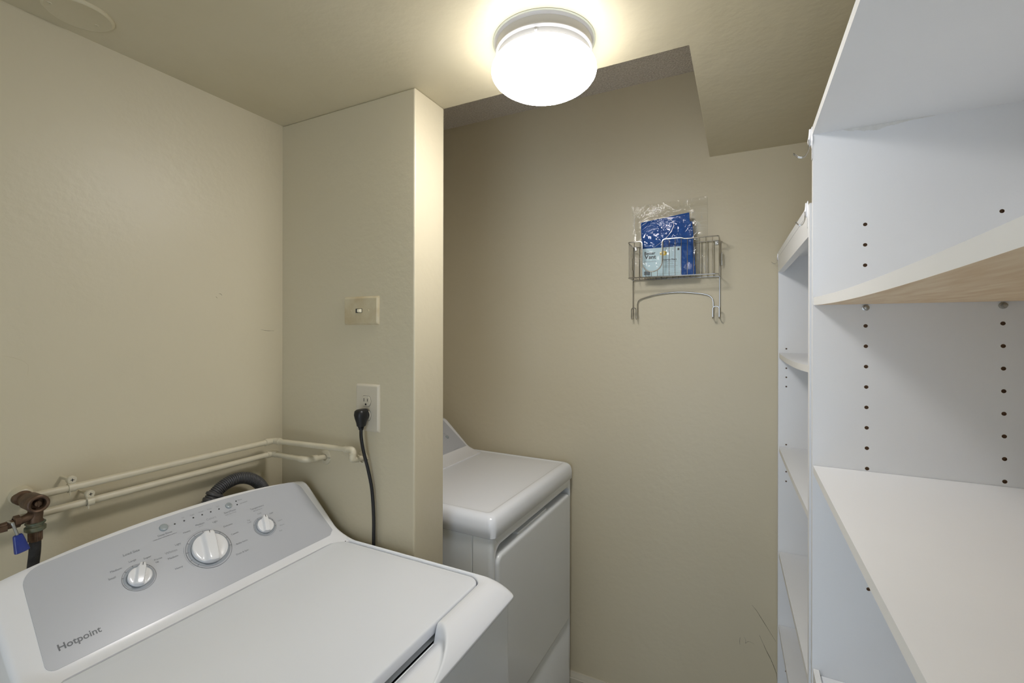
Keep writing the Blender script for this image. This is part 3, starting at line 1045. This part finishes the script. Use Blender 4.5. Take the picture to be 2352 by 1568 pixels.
p = one('cover_plate', M_plate, lambda b: plate(b, -1.0355, -0.9045, 0.0185, 0.0995), t, ang=25)
one('toggle', M_ivory, lambda b: loft(b, [[(-0.9765, YP - 0.006, 0.0535), (-0.9640, YP - 0.006, 0.0535), (-0.9640, YP - 0.006, 0.0640), (-0.9765, YP - 0.006, 0.0640)],
                                          [(-0.9725, YP - 0.0165, 0.0550), (-0.9645, YP - 0.0150, 0.0550), (-0.9645, YP - 0.0150, 0.0625), (-0.9725, YP - 0.0165, 0.0625)]]), t, smooth=False, bevel=0.0008)
one('toggle_slot', M_gap, lambda b: box(b, -0.9870, -0.9630, YP - 0.0072, YP - 0.002, 0.0528, 0.0648), p, smooth=False)
for x in (-1.006, -0.940):
    one('plate_screw', M_plate, lambda b: lathe(b, (x, YP - 0.006, 0.0588), (0, -1, 0), [(0, 0.0034), (0.0012, 0.0031), (0.0015, 0)], 16), p)

t = thing('wall_outlet', 'beige duplex outlet plate on the partition wall with a black plug in it', 'outlet', (-0.944, YP, -0.283))
p = one('cover_plate', M_outlet, lambda b: plate(b, -0.9885, -0.9010, -0.2820, -0.1480), t, ang=25)


def recep(b, zc, mi=0):
    pts = []
    for k in range(40):
        a = 2 * math.pi * k / 40
        x, z = 0.0172 * math.cos(a), 0.0172 * math.sin(a)
        z = max(-0.0142, min(0.0142, z))
        pts.append((x, z))
    return pts


for zc in (-0.1960, -0.2360):
    one('receptacle', M_outlet, lambda b: loft(b, [[(-0.9465 + x * s, YP - d, zc + z * s) for x, z in recep(b, zc)] for s, d in ((1, 0.0068), (1, 0.0080), (0.95, 0.0088))]), t, ang=25)
    one('receptacle_gap', M_gap, lambda b: loft(b, [[(-0.9465 + x * 1.055, YP - d, zc + z * 1.06) for x, z in recep(b, zc)] for d in (0.004, 0.00672)]), p, smooth=False)


def slots(b):
    zc = -0.1960
    for x, h in ((-0.0063, 0.0047), (0.0063, 0.0040)):
        box(b, -0.9465 + x - 0.0011, -0.9465 + x + 0.0011, YP - 0.0090, YP - 0.006, zc + 0.0035 - h, zc + 0.0035 + h)
    lathe(b, (-0.9465, YP - 0.006, zc - 0.0085), (0, -1, 0), [(0, 0.0027), (0.0030, 0.0027), (0.0030, 0)], 14)
    box(b, -0.9492, -0.9438, YP - 0.0090, YP - 0.006, zc - 0.0112, zc - 0.0085)


one('contact_slots', M_black, slots, t, smooth=False)
one('plate_screw', M_outlet, lambda b: (lathe(b, (-0.9465, YP - 0.006, -0.2160), (0, -1, 0), [(0, 0.0032), (0.0012, 0.0029), (0.0015, 0)], 16)), p)

t = thing('power_cord', 'black power cord plugged into the outlet and dropping behind the washing machine', 'power cord', (-0.93, 0.955, -1.0))


def plug(b):
    rings = []
    for z, w_, y_a, y_b, dx in ((-0.2185, 0.007, 0.962, 0.945, 0), (-0.2165, 0.011, 0.969, 0.938, 0), (-0.2200, 0.0155, 0.9705, 0.934, 0), (-0.2300, 0.0165, 0.9705, 0.932, 0), (-0.2400, 0.0150, 0.9705, 0.934, 0.0),
                                (-0.2520, 0.0118, 0.966, 0.938, 0.0), (-0.2610, 0.0110, 0.963, 0.940, 0.0), (-0.2625, 0.0100, 0.961, 0.941, 0.0)):
        cy, ry = (y_a + y_b) / 2, (y_a - y_b) / 2
        rings.append([(-0.9445 + dx + w_ * math.copysign(abs(math.cos(k * math.pi / 16)) ** 0.75, math.cos(k * math.pi / 16)),
                       cy + ry * math.copysign(abs(math.sin(k * math.pi / 16)) ** 0.75, math.sin(k * math.pi / 16)), z) for k in range(32)])
    loft(b, rings[1:])
    for k in range(4):
        lathe(b, (-0.9445, 0.9505, -0.262 - k * 0.0028), (0, 0, -1), [(0, 0.0050), (0.0003, 0.0088 - 0.0008 * k), (0.0018, 0.0088 - 0.0008 * k), (0.0021, 0.0050)], 18, True, True)
    lathe(b, (-0.9465, 0.964, -0.234), (0, 1, 0), [(0, 0.013), (0.0062, 0.0135)], 24, True, True)


one('plug', M_rubber, plug, t, ang=45)


def cord(b):
    P = smoothpath([(-0.9445, 0.9505, -0.268), (-0.9450, 0.9520, -0.295), (-0.9400, 0.9560, -0.335), (-0.9300, 0.9630, -0.385), (-0.9200, 0.9670, -0.440),
                    (-0.9140, 0.9675, -0.510), (-0.9130, 0.9670, -0.585), (-0.9130, 0.9670, -0.75), (-0.9150, 0.9670, -1.0)], 10)
    n = len(P)
    for dx in (-0.0024, -0.0008, 0.0008, 0.0024):
        tube(b, [p_ + Vector((dx, -0.0006 * dx / 0.0024, 0)) for p_ in P], 0.0034, 12)


one('cord', M_rubber, cord, t)

# ------------------------------------------------------------------ ceiling lamp
LC = Vector((-0.4025, 0.9600, ZC))
t = thing('ceiling_light', 'lit round mushroom ceiling light with frosted glass dome', 'ceiling light', LC)
one('mounting_pan', M_pan, lambda b: lathe(b, LC, (0, 0, -1), [(0.0, 0.111), (0.002, 0.112), (0.005, 0.1105), (0.007, 0.1075), (0.022, 0.1065), (0.0235, 0.1085), (0.026, 0.1090),
                                                              (0.0285, 0.1075), (0.030, 0.1045), (0.044, 0.1030), (0.046, 0.099), (0.040, 0.02)], 72, True), t, ang=40)
one('paint_ring', M_panold, lambda b: lathe(b, LC, (0, 0, -1), [(0.0, 0.1155), (0.0012, 0.1155), (0.0022, 0.1135), (0.0024, 0.111)], 72, True), t, ang=40)


def dome(b):
    prof = [(0.040, 0.101), (0.042, 0.1035), (0.046, 0.1085), (0.051, 0.1130), (0.059, 0.1170), (0.067, 0.1183), (0.074, 0.1165), (0.0815, 0.1115), (0.089, 0.1030), (0.0965, 0.0910),
            (0.1035, 0.0760), (0.1095, 0.0585), (0.1140, 0.0400), (0.1168, 0.0200), (0.1176, 0.0)]
    lathe(b, LC, (0, 0, -1), prof, 72)


one('glass_dome', M_dome, dome, t, ang=80)
for a in (40, 160, 280):
    r_ = math.radians(a - 116)
    d = Vector((math.cos(r_), math.sin(r_), 0))
    one('thumb_screw', M_pan, lambda b: lathe(b, LC + d * 0.1035 + Vector((0, 0, -0.037)), d, [(0, 0.0022), (0.004, 0.0022), (0.0045, 0.0032), (0.0075, 0.0032), (0.008, 0)], 14), t)

# round cover plate on the ceiling
t = thing('ceiling_cover_plate', 'round blank cover plate painted beige on the ceiling in the corner by the left wall', 'cover plate', (-1.217, 0.443, ZC))
one('disc', M_ceil, lambda b: lathe(b, (-1.217, 0.443, ZC), (0, 0, -1), [(0, 0.0560), (0.003, 0.0560), (0.0055, 0.0535), (0.0062, 0.0515), (0.0055, 0.048), (0.0055, 0)], 56, True), t, ang=30)
for y in (0.400, 0.474):
    one('plate_screw', M_ceil, lambda b: (lathe(b, (-1.222, y, ZC - 0.005), (0, 0, -1), [(0, 0.0042), (0.0016, 0.0036), (0.0018, 0.0012), (0.0006, 0.001), (0.0006, 0)], 16)), t, ang=30)

# ------------------------------------------------------------------ wire rack with its contents
t = thing('wire_rack', 'chrome wire wall basket with ironing board hooks mounted on the far wall', 'wall rack', (-0.23, YW, 0.05))
YBk, YFr = 1.8505, 1.757
RX0, RX1 = -0.389, -0.074
ZT, ZBt = 0.337, 0.205
RR = 0.0021


def rim(b):
    z = ZT
    P = [(RX0, YBk, z), (RX0, YFr, z + 0.002), (-0.336, YFr, z + 0.003), (-0.336, YFr, z - 0.078), (-0.300, YFr, z - 0.122), (-0.264, YFr, z - 0.078),
         (-0.264, YFr, z + 0.004), (-0.198, YFr, z + 0.004), (-0.186, YFr, z - 0.001), (RX1, YFr, z), (RX1, YBk, z)]
    out = [Vector(P[0])]
    F = fillet(P[:3], 0.012, 6)
    F = fillet([P[0], P[1], P[2], P[3]], 0.012, 6)[:-1]
    # U drop: semicircle
    cz = z - 0.077
    F.append(Vector((-0.336, YFr, cz)))
    for k in range(1, 16):
        a = math.pi + math.pi * k / 16
        F.append(Vector((-0.300 + 0.036 * math.cos(a), YFr, cz + 0.036 * math.sin(a))))
    F.append(Vector((-0.264, YFr, cz)))
    F += fillet([(-0.264, YFr, cz), P[6], P[7], P[8], P[9], P[10]], 0.012, 6)[1:]
    tube(b, F, RR, 10)
    # bottom frame, back rim
    tube(b, fillet([(RX0, YBk, ZBt), (RX0, YFr + 0.004, ZBt), (RX1 - 0.002, YFr + 0.004, ZBt), (RX1, YBk, ZBt)], 0.010), RR, 10)
    tube(b, [(RX0, YBk, ZBt), (RX1, YBk, ZBt)], RR, 10)
    tube(b, [(RX0, YBk, ZT), (RX1, YBk, ZT)], RR * 0.8, 10)
    tube(b, [(RX0, YBk, ZT), (RX0, YBk, ZBt)], RR, 10)
    tube(b, [(RX1, YBk, ZT), (RX1, YBk, ZBt)], RR, 10)


one('rim_frame', M_steelrod, rim, t)


def topz(x):
    if -0.336 < x < -0.264:
        return ZT - 0.077 - math.sqrt(max(0, 0.036 ** 2 - (x + 0.300) ** 2))
    return ZT + 0.002


x = RX0 + 0.0245
k = 0
while x < RX1 - 0.006:
    def bar(b):
        tube(b, fillet([(x, YFr, topz(x)), (x, YFr, ZBt + 0.0), (x, YBk, ZBt - 0.001), (x, YBk + 0.0015, ZT)], 0.010, 5), 0.00105, 8)
    one('basket_wire', M_steelrod, bar, t)
    x += 0.0208
for sx in (RX0, RX1):
    for y in (1.780, 1.804, 1.828):
        one('basket_wire', M_steelrod, lambda b: tube(b, [(sx, y, ZT), (sx, y, ZBt)], 0.00105, 8), t)


def legs(b):
    yw, yf = 1.8520, 1.8220
    for sx, ix, zt in ((RX0, -0.3715, 0.0), (RX1 - 0.001, -0.0965, 0.0)):
        P = [(sx, yw, ZBt), (sx, yw, 0.050), (sx, yf, 0.050), (sx, yf, 0.0935), (ix, yf, 0.0935), (ix, yf, 0.050), (ix, yw, 0.050), (ix, yw, 0.10)]
        tube(b, fillet(P, 0.0095, 6), RR, 10)
    A = smoothpath([(-0.3715, yw, 0.10), (-0.3715, yw, 0.112), (-0.366, yw, 0.124), (-0.350, yw, 0.1325), (-0.31, yw, 0.1435), (-0.27, yw, 0.1495), (-0.23, yw, 0.1520),
                    (-0.19, yw, 0.1505), (-0.15, yw, 0.1455), (-0.12, yw, 0.1395), (-0.104, yw, 0.130), (-0.0975, yw, 0.116), (-0.0965, yw, 0.10)], 6)
    tube(b, A, RR, 10)


one('hook_frame', M_steelrod, legs, t)
for sx in (RX0 + 0.0085, RX1 - 0.011):
    tb = one('mounting_tab', M_zinc, lambda b: box(b, sx - 0.0055, sx + 0.0055, YW - 0.007, YW - 0.0055, ZT - 0.014, ZT + 0.001), t, bevel=0.001, smooth=False)
    one('tab_screw', M_zinc, lambda b: lathe(b, (sx, YW - 0.007, ZT - 0.006), (0, -1, 0), [(0, 0.0036), (0.0014, 0.0032), (0.002, 0.0015), (0.002, 0)], 16), t)
for sx, dx in ((RX1 + 0.007, 1), (RX0 + 0.0, -1)):
    one('side_bracket', M_steelrod, lambda b: box(b, sx - 0.0018, sx + 0.0018, YBk - 0.012, YBk - 0.002, 0.243, 0.291), t, bevel=0.0008, smooth=False)

# filter, card and bag in the rack
YFi = 1.806


def filt(b):
    def quad(pts, y0_, y1_):
        n = 10
        out = []
        for i in range(4):
            a, c_ = Vector(pts[i]), Vector(pts[(i + 1) % 4])
            for k_ in range(n):
                p_ = a.lerp(c_, k_ / n)
                out.append((p_.x + random.uniform(-1, 1) * 0.0005, p_.y + random.uniform(-1, 1) * 0.0005))
        loft(b, [[(x_, y_, z_) for x_, z_ in out] for y_ in (y0_, y1_)])
    quad([(-0.350, 0.420), (-0.3435, 0.209), (-0.158, 0.209), (-0.1755, 0.4405)], YFi - 0.004, YFi + 0.001)
    quad([(-0.345, 0.405), (-0.3400, 0.209), (-0.153, 0.209), (-0.1655, 0.408)], YFi + 0.001, YFi + 0.006)


o = one('vent_filter', M_filter, filt, smooth=False)
tag(o, 'folded blue polyester filter sheet inside the clear bag in the wire rack', 'filter')

YC = 1.796
card = thing('label_card', 'pale blue printed paper label in front of the blue filter in the bag', 'label', (-0.272, YC, 0.211))
cx0, cx1, cz0, cz1 = -0.3425, -0.2035, 0.2105, 0.3175
cs = one('card_sheet', M_card, lambda b: box(b, cx0, cx1, YC, YC + 0.0008, cz0, cz1), card, smooth=False)
CT = lambda x_, z_: (lambda a, b_: (x_ + a, YC - 0.0004, z_ + b_))


def ctext(b):
    textmesh(b, 'the', 0.005, CT(-0.322, 0.3085))
    textmesh(b, 'Better', 0.0165, CT(-0.3150, 0.2985), bold=0.0004, sx=0.95)
    textmesh(b, 'Vent', 0.0205, CT(-0.3130, 0.2840), bold=0.0005, sx=1.04)
    textmesh(b, 'The Air to Indoor Dryer Vent', 0.0042, CT(-0.314, 0.2675), sx=0.85)
    textmesh(b, 'Polyester Filters', 0.0088, CT(-0.243, 0.2705), bold=0.0002, sx=0.86)
    textmesh(b, 'Easily and quickly vents the dryer indoors', 0.0034, CT(-0.240, 0.2635), sx=0.85)
    textmesh(b, 'Saves on heating', 0.0036, CT(-0.240, 0.2560), sx=0.85)
    textmesh(b, 'Replacement filters for the indoor vent box', 0.0034, CT(-0.240, 0.2475), sx=0.85)
    textmesh(b, 'For use with electric dryers only', 0.0036, CT(-0.245, 0.2425), sx=0.85)


def cbar(b):
    random.seed(3)
    x_ = -0.337
    while x_ < -0.313:
        w_ = random.choice((0.0005, 0.0009, 0.0014))
        box(b, x_, x_ + w_, YC - 0.0005, YC - 0.0001, 0.2165, 0.2305)
        x_ += w_ + random.choice((0.0005, 0.0008))


def cblock(b):
    box(b, -0.2155, -0.2085, YC - 0.0005, YC - 0.0001, 0.3035, 0.3110)


one('card_printing', M_black, ctext, cs, smooth=False, keepn=True)
one('barcode', M_black, cbar, cs, smooth=False)
one('printed_block', M_black, cblock, cs, smooth=False)
one('printed_rule', M_black, lambda b: box(b, -0.292, -0.212, YC - 0.0005, YC - 0.0001, 0.2195, 0.2198), cs, smooth=False)


def star(b):
    pts = []
    for k_ in range(32):
        a = 2 * math.pi * k_ / 32
        r_ = 1.0 if k_ % 2 else 0.86
        pts.append((-0.2655 + 0.0135 * r_ * math.cos(a), YC - 0.0002, 0.2955 + 0.0095 * r_ * math.sin(a)))
    b.faces.new([b.verts.new(p_) for p_ in pts])
    textmesh(b, 'INDOOR USE', 0.0038, lambda a, c_: (-0.2655 + a, YC - 0.0005, 0.2955 + c_ + a * 0.15), mi=1, bold=0.0001)


one('yellow_burst', [M_yellow, M_black], star, cs, smooth=False, keepn=True)



def bag(b):
    nx, nz = 70, 80
    rings = []
    for j in range(nz + 1):
        v_ = j / nz
        row = []
        zl, zr = 0.2085 + (0.487 - 0.2085) * v_, 0.2085 + (0.496 - 0.2085) * v_
        xl = -0.372 - 0.012 * v_ + 0.002 * math.sin(v_ * 11)
        xr = -0.112 - 0.002 * v_ + 0.003 * math.sin(v_ * 8 + 1)
        for i in range(nx + 1):
            u = i / nx
            x_, z_ = xl + (xr - xl) * u, zl + (zr - zl) * u
            bulge = 0.016 * math.sin(math.pi * u) ** 0.6 * (1 - v_ ** 3)
            e_ = min(1, u * 12, (1 - u) * 12)
            n1 = mathutils.noise.noise(Vector((x_ * 22, z_ * 18, 0.3)))
            n2 = abs(mathutils.noise.noise(Vector((x_ * 48 + z_ * 25, z_ * 30, 2.0))))
            y_ = YFi - 0.001 - bulge + e_ * (0.004 * n1 - 0.003 * n2)
            y_ = min(y_, YC - 0.003) if (v_ < 0.80 and 0.06 < u < 0.94) else y_
            row.append((x_, max(y_, YFr + 0.006), z_))
        rings.append(row)
    loft(b, rings, False, False, closed=False)
    # back film
    back = []
    for j in range(0, nz + 1, 4):
        v_ = j / nz
        back.append([(-0.372 - 0.012 * v_ + (0.260 + 0.010 * v_) * i / 12, YFi + 0.010 + 0.004 * mathutils.noise.noise(Vector((i * 0.9, j * 0.11, 5))),
                      0.2085 + (0.4785 + 0.009 * i / 12 - 0.2) * v_) for i in range(13)])
    loft(b, back, False, False, closed=False)


bg_ = thing('plastic_bag', 'clear crinkled zip bag holding the blue filter, standing in the wire rack', 'bag', (-0.24, YFi, 0.2085))
one('film', M_bag, bag, bg_, ang=180, keepn=True)


M_foldhi = mat('fold_highlight', (232, 234, 236), 0.12, spec=1.0, coat=0.5)  # whitish tubes: highlights along the film's creases put into the colour
M_foldhi.node_tree.nodes['Principled BSDF'].inputs['Alpha'].default_value = 0.62
CR = [[(-0.2715, 0.4358), (-0.2529, 0.4222), (-0.2363, 0.4134), (-0.2263, 0.3967), (-0.2302, 0.3815), (-0.2395, 0.365), (-0.2511, 0.3504), (-0.2696, 0.3345), (-0.2934, 0.3189), (-0.3098, 0.3032)],
      [(-0.3201, 0.4249), (-0.3228, 0.4138), (-0.335, 0.4062), (-0.3483, 0.3972)], [(-0.1535, 0.4028), (-0.1455, 0.3969), (-0.1376, 0.3893), (-0.1345, 0.3805)],
      [(-0.3721, 0.4479), (-0.3685, 0.4349), (-0.3695, 0.4079), (-0.3673, 0.3753), (-0.3666, 0.3572)], [(-0.3177, 0.4816), (-0.3149, 0.4752), (-0.3108, 0.4687)],
      [(-0.3022, 0.4559), (-0.2902, 0.4581), (-0.2773, 0.4618)], [(-0.1679, 0.431), (-0.1535, 0.4328)], [(-0.1283, 0.4086), (-0.133, 0.4176)],
      [(-0.1423, 0.3575), (-0.147, 0.341), (-0.1486, 0.3309)], [(-0.1487, 0.3751), (-0.1439, 0.3848), (-0.1471, 0.3954)], [(-0.3454, 0.3625), (-0.3401, 0.3441)],
      [(-0.1264, 0.2479), (-0.1201, 0.2306), (-0.117, 0.2118)], [(-0.1564, 0.2396), (-0.15, 0.2494)]]
random.seed(5)
for ci, cr in enumerate(CR):
    P_ = smoothpath([(x_ * 1.004, 1.7835 + random.uniform(-0.001, 0.001), z_ * 1.004) for x_, z_ in cr], 6)
    n_ = len(P_)
    rr_ = 0.0011 if ci == 0 else 0.0008
    rad_ = [rr_ * (0.25 + 0.75 * math.sin(math.pi * (i + 0.5) / n_)) * random.uniform(0.55, 1.0) for i in range(n_)]
    one('crease_highlight', M_foldhi, lambda b: tube(b, P_, lambda i: rad_[i], 6), bg_)


def zipp(b):
    for dz in (0.026, 0.031):
        tube(b, [(-0.382 + 0.268 * k_ / 12, YFi - 0.002 - 0.001 * math.sin(k_ * 0.9), 0.4865 - dz + 0.0085 * k_ / 12) for k_ in range(13)], 0.0007, 6)


one('zip_seal', M_bag, zipp, bg_)
for xs_, xe_, zt_ in ((-0.372, -0.384, 0.487), (-0.112, -0.114, 0.496)):
    one('side_seam', M_bag, lambda b: tube(b, [(xs_ + (xe_ - xs_) * k_ / 10, YFi + 0.0004 * math.sin(k_), 0.2085 + (zt_ - 0.2085) * k_ / 10) for k_ in range(11)], 0.0008, 6), bg_)


# ------------------------------------------------------------------ bookcases
def board(b, x0, x1, ya, yb, z0, z1, under=0, edge=1, sag=0.0, n=16, tilt=0.0):
    """panel running along Y; can sag between its ends. -x face gets the edge band material"""
    rows = []
    for k_ in range(n + 1):
        t_ = k_ / n
        y_ = ya + (yb - ya) * t_
        s_ = -sag * (1 - (2 * t_ - 1) ** 2) - tilt * (1 - t_)
        rows.append([(x0, y_, z0 + s_), (x1, y_, z0 + s_), (x1, y_, z1 + s_), (x0, y_, z1 + s_)])
    R = [[b.verts.new(p_) for p_ in r_] for r_ in rows]
    for a, c_ in zip(R, R[1:]):
        for i in range(4):
            j = (i + 1) % 4
            f_ = b.faces.new((a[i], a[j], c_[j], c_[i]))
            f_.material_index = {0: under, 1: 0, 2: 0, 3: edge}[i]
    b.faces.new(R[0][::-1])
    b.faces.new(R[-1])


def drilled(name, parent, x0, x1, ya, yb, z0, z1, holes, side, rad):
    """side panel with real peg holes cut from its face at y=ya (side -1)"""
    bm = bmesh.new()
    fs = box(bm, x0, x1, ya, yb, z0, z1)
    fs[0].material_index = 1
    o = finish(bm, name, [M_mel, M_edge, M_hole], parent, smooth=False)
    org = ORG[parent.name]
    bc = bmesh.new()
    for hx, hz in holes:
        lathe(bc, (hx - org.x, ya - 0.002 - org.y, hz - org.z), (0, 1, 0), [(0, rad), (0.0072, rad)], 16, True, True, mi=2)
    bmesh.ops.recalc_face_normals(bc, faces=bc.faces)
    mc = bpy.data.meshes.new('cut')
    bc.to_mesh(mc)
    bc.free()
    for m_ in (M_mel, M_edge, M_hole):
        mc.materials.append(m_)
    oc = bpy.data.objects.new('cut', mc)
    COL.objects.link(oc)
    oc.parent = parent
    md = o.modifiers.new('b', 'BOOLEAN')
    md.operation = 'DIFFERENCE'
    md.solver = 'EXACT'
    md.object = oc
    dg = bpy.context.evaluated_depsgraph_get()
    dg.update()
    me = bpy.data.meshes.new_from_object(o.evaluated_get(dg))
    o.modifiers.clear()
    o.data = me
    bpy.data.objects.remove(oc)
    return o


# near bookcase
NX0, NX1 = 0.1325, 0.512
NY0, NY1 = 0.258, 1.165
TK = 0.0160
t = thing('bookcase', 'nearer taller white bookcase with a sagging shelf and two rows of peg holes', 'bookcase', (0.32, 0.71, ZF))
sp = 0.0411
holes = []
for k_ in range(3): holes.append((0.2215, 0.2180 - k_ * 0.0412))
for k_ in range(8): holes.append((0.2225 + k_ * 0.0004, 0.0131 - k_ * sp))
holes.append((0.2280, -0.517))
holes.append((0.4230, 0.2215))
for k_ in range(8): holes.append((0.4245 + k_ * 0.0004, 0.0167 - k_ * sp))
sp_ = drilled('side_panel', t, NX0, NX1, NY1 - TK, NY1, ZF, 0.432, holes, -1, 0.0036)
one('side_panel', [M_mel, M_edge], lambda b: [setattr(f_, 'material_index', 1 if i == 0 else 0) for i, f_ in enumerate(box(b, NX0, NX1, NY0, NY0 + TK, ZF, 0.432))], t, smooth=False)
one('top_panel', [M_mel, M_edge], lambda b: board(b, NX0 - 0.001, NX1, NY0 + TK, NY1 - TK, 0.4165, 0.4330), t, smooth=False)
one('back_panel', M_mel, lambda b: box(b, NX1, NX1 + 0.006, NY0, NY1, ZF + 0.02, 0.432), t, smooth=False)
s_ = one('shelf', [M_mel, M_edge, M_wood], lambda b: board(b, NX0 + 0.001, NX1 - 0.002, NY0 + TK + 0.001, NY1 - TK - 0.001, 0.0570, 0.0735, under=2, sag=0.0070, tilt=0.010), t, smooth=False)
tag(s_, label='sagging white shelf with a wood-coloured underside')
one('shelf', [M_mel, M_edge], lambda b: board(b, NX0 + 0.001, NX1 - 0.002, NY0 + TK + 0.001, NY1 - TK - 0.001, -0.2965, -0.2800, sag=0.003), t, smooth=False)
one('shelf', [M_mel, M_edge], lambda b: board(b, NX0 + 0.012, NX1 - 0.002, NY0 + TK, NY1 - TK - 0.0005, -0.735, -0.7180), t, smooth=False)
one('shelf_lip', M_edge, lambda b: box(b, NX0 + 0.0015, NX0 + 0.012, NY0 + TK, NY1 - TK - 0.0005, -0.760, -0.7070), t, smooth=False)
one('shelf', [M_mel, M_edge], lambda b: board(b, NX0 + 0.001, NX1 - 0.002, NY0 + TK, NY1 - TK - 0.0005, -1.10, -1.0835), t, smooth=False)
one('base_panel', [M_mel, M_edge], lambda b: (board(b, NX0 + 0.001, NX1 - 0.002, NY0 + TK, NY1 - TK, ZF + 0.06, ZF + 0.0765), board(b, NX0 + 0.03, NX0 + 0.045, NY0 + TK, NY1 - TK, ZF, ZF + 0.06)), t, smooth=False)
for hx in (0.2225, 0.4245):
    for zz in (0.0495, -0.3040):
        one('shelf_pin', M_zinc, lambda b: (lathe(b, (hx, NY1 - TK, zz), (0, -1, 0), [(-0.004, 0.003), (0.0, 0.003), (0.0, 0.0062), (0.0015, 0.0062), (0.002, 0.0042), (0.009, 0.0038), (0.0095, 0)], 18)), t)

# stained strip along the top line of the side panel
def stain(b):
    y_ = NY1 - TK - 0.0002
    top, bot = [], []
    n = 160
    for k_ in range(n + 1):
        u = k_ / n
        x_ = 0.185 + 0.145 * u
        env = math.sin(math.pi * u) ** 0.8 * (0.6 + 0.4 * math.sin(5 * u + 0.6))
        d = 0.0006 + max(0.0, 0.0115 * env * (1 + 0.45 * mathutils.noise.noise(Vector((u * 9, 0, 0))) + 0.35 * mathutils.noise.noise(Vector((u * 40, 3, 0)))))
        top.append((x_, y_, 0.4162))
        bot.append((x_, y_, 0.4162 - d))
    loft(b, [top, bot], False, False, closed=False)


one('water_stain', mat('stain_film', (233, 233, 230), 0.5, bump=0.3, bscale=300, var=1.0, vscale=70, varcol=(224, 223, 218)), stain, sp_, smooth=False)

# far bookcase, turned by 1.5 degrees against the wall line
FRot = math.radians(1.5)
FO = Vector((0.1290, 1.1705, ZF))
t2 = thing('bookcase', 'farther lower white bookcase standing against the far wall beyond the nearer one', 'bookcase', FO, rotz=FRot)


def F(x_, y_):      # local frame (x depth, y towards the far wall) expressed before the Empty's own rotation
    return (FO.x + x_, FO.y + y_)


FL = 0.682
FD = 0.30
fx0, fy0 = F(0, 0)
fx1, fy1 = F(FD, FL)
TF = 0.278
fh = [(fx0 + 0.024, z_) for z_ in (-0.057, -0.124, -0.155, -0.187, -0.387, -0.480, -0.513, -1.167)]
drilled('side_panel', t2, fx0, fx1, fy1 - 0.016, fy1, ZF, TF, fh, -1, 0.0026)
one('side_panel', [M_mel, M_edge], lambda b: [setattr(f_, 'material_index', 1 if i == 0 else 0) for i, f_ in enumerate(box(b, fx0, fx1, fy0, fy0 + 0.016, ZF, TF))], t2, smooth=False)
one('back_panel', M_mel, lambda b: box(b, fx1, fx1 + 0.006, fy0, fy1, ZF + 0.02, TF), t2, smooth=False)
one('top_panel', [M_mel, M_edge], lambda b: board(b, fx0 - 0.001, fx1, fy0 + 0.016, fy1 - 0.016, TF - 0.019, TF), t2, smooth=False)
one('header_rail', [M_mel, M_edge], lambda b: board(b, fx0 - 0.0005, fx0 + 0.017, fy0 + 0.016, fy1 - 0.016, 0.208, TF - 0.0195), t2, smooth=False)
for zz, sg in ((-0.072, 0.007), (-0.396, 0.003), (-0.758, 0.0), (-1.012, 0.0)):
    one('shelf', [M_mel, M_edge], lambda b: board(b, fx0 + 0.002, fx1 - 0.002, fy0 + 0.017, fy1 - 0.017, zz - 0.016, zz, sag=sg), t2, smooth=False)
one('base_panel', [M_mel, M_edge], lambda b: (board(b, fx0 + 0.002, fx1 - 0.002, fy0 + 0.016, fy1 - 0.016, ZF + 0.06, ZF + 0.076), board(b, fx0 + 0.03, fx0 + 0.045, fy0 + 0.016, fy1 - 0.016, ZF, ZF + 0.06)), t2, smooth=False)


# adhesive hooks on the bookcase edges
def hook(label, px, py, pz, reach, drop, scale=1.0, pad=True):
    h = thing('adhesive_hook', label, 'hook', (px, py, pz - 0.03 * scale))
    s = scale

    def padm(b):
        rings = []
        for x_, ins in ((0.0, 0.0), (-0.0010, 0.0), (-0.0022, 0.003), (-0.0028, 0.007)):
            r_ = []
            for k_ in range(28):
                a = 2 * math.pi * k_ / 28
                w_ = (0.0095 - ins * 0.9) * s
                hh = (0.024 - ins) * s
                z_ = math.sin(a)
                r_.append((px + x_ * s, py + w_ * math.cos(a) * (0.75 - 0.25 * z_), pz + hh * z_))
            rings.append(r_)
        loft(b, rings)
        tube(b, smoothpath([(px - 0.003 * s, py, pz + 0.018 * s), (px - 0.004 * s, py, pz + 0.004 * s), (px - 0.0055 * s, py, pz - 0.008 * s), (px - 0.003 * s, py, pz - 0.017 * s)], 5), lambda i: 0.0032 * s, 12)
        box(b, px - 0.0012, px, py - 0.005 * s, py + 0.005 * s, pz - 0.046 * s, pz - 0.015 * s)
    one('adhesive_pad', M_plastic, padm, h, ang=60)

    def wire(b):
        P = []
        for side in (-1, 1):
            yy = py + side * 0.0035 * s
            pts = [(px - 0.007 * s, yy, pz - 0.004 * s), (px - 0.0065 * s, yy, pz - 0.020 * s), (px - 0.008 * s, yy, pz - 0.028 * s),
                   (px - 0.008 * s - reach * 0.25, yy, pz - 0.034 * s - drop * 0.5), (px - 0.008 * s - reach * 0.65, yy, pz - 0.034 * s - drop * 0.35), (px - 0.008 * s - reach, yy, pz - 0.030 * s + drop * 0.2)]
            sm = smoothpath(pts, 6)
            P.append(sm)
        tube(b, P[0] + list(reversed(P[1])), 0.0009 * s, 8)
    one('wire_hook', M_steelrod, wire, h)
    return h


hook('clear adhesive wire hook high on the front edge of the nearer bookcase', NX0 - 0.0005, 1.155, 0.412, 0.026, 0.008)
hook('clear adhesive wire hook on the rail of the farther bookcase, just behind the nearer one', 0.1285, 1.192, 0.268, 0.016, 0.005, 0.85)
hook('clear adhesive wire hook at the far corner of the farther bookcase beside the far wall', 0.1120, 1.842, 0.262, 0.016, 0.005, 0.6)
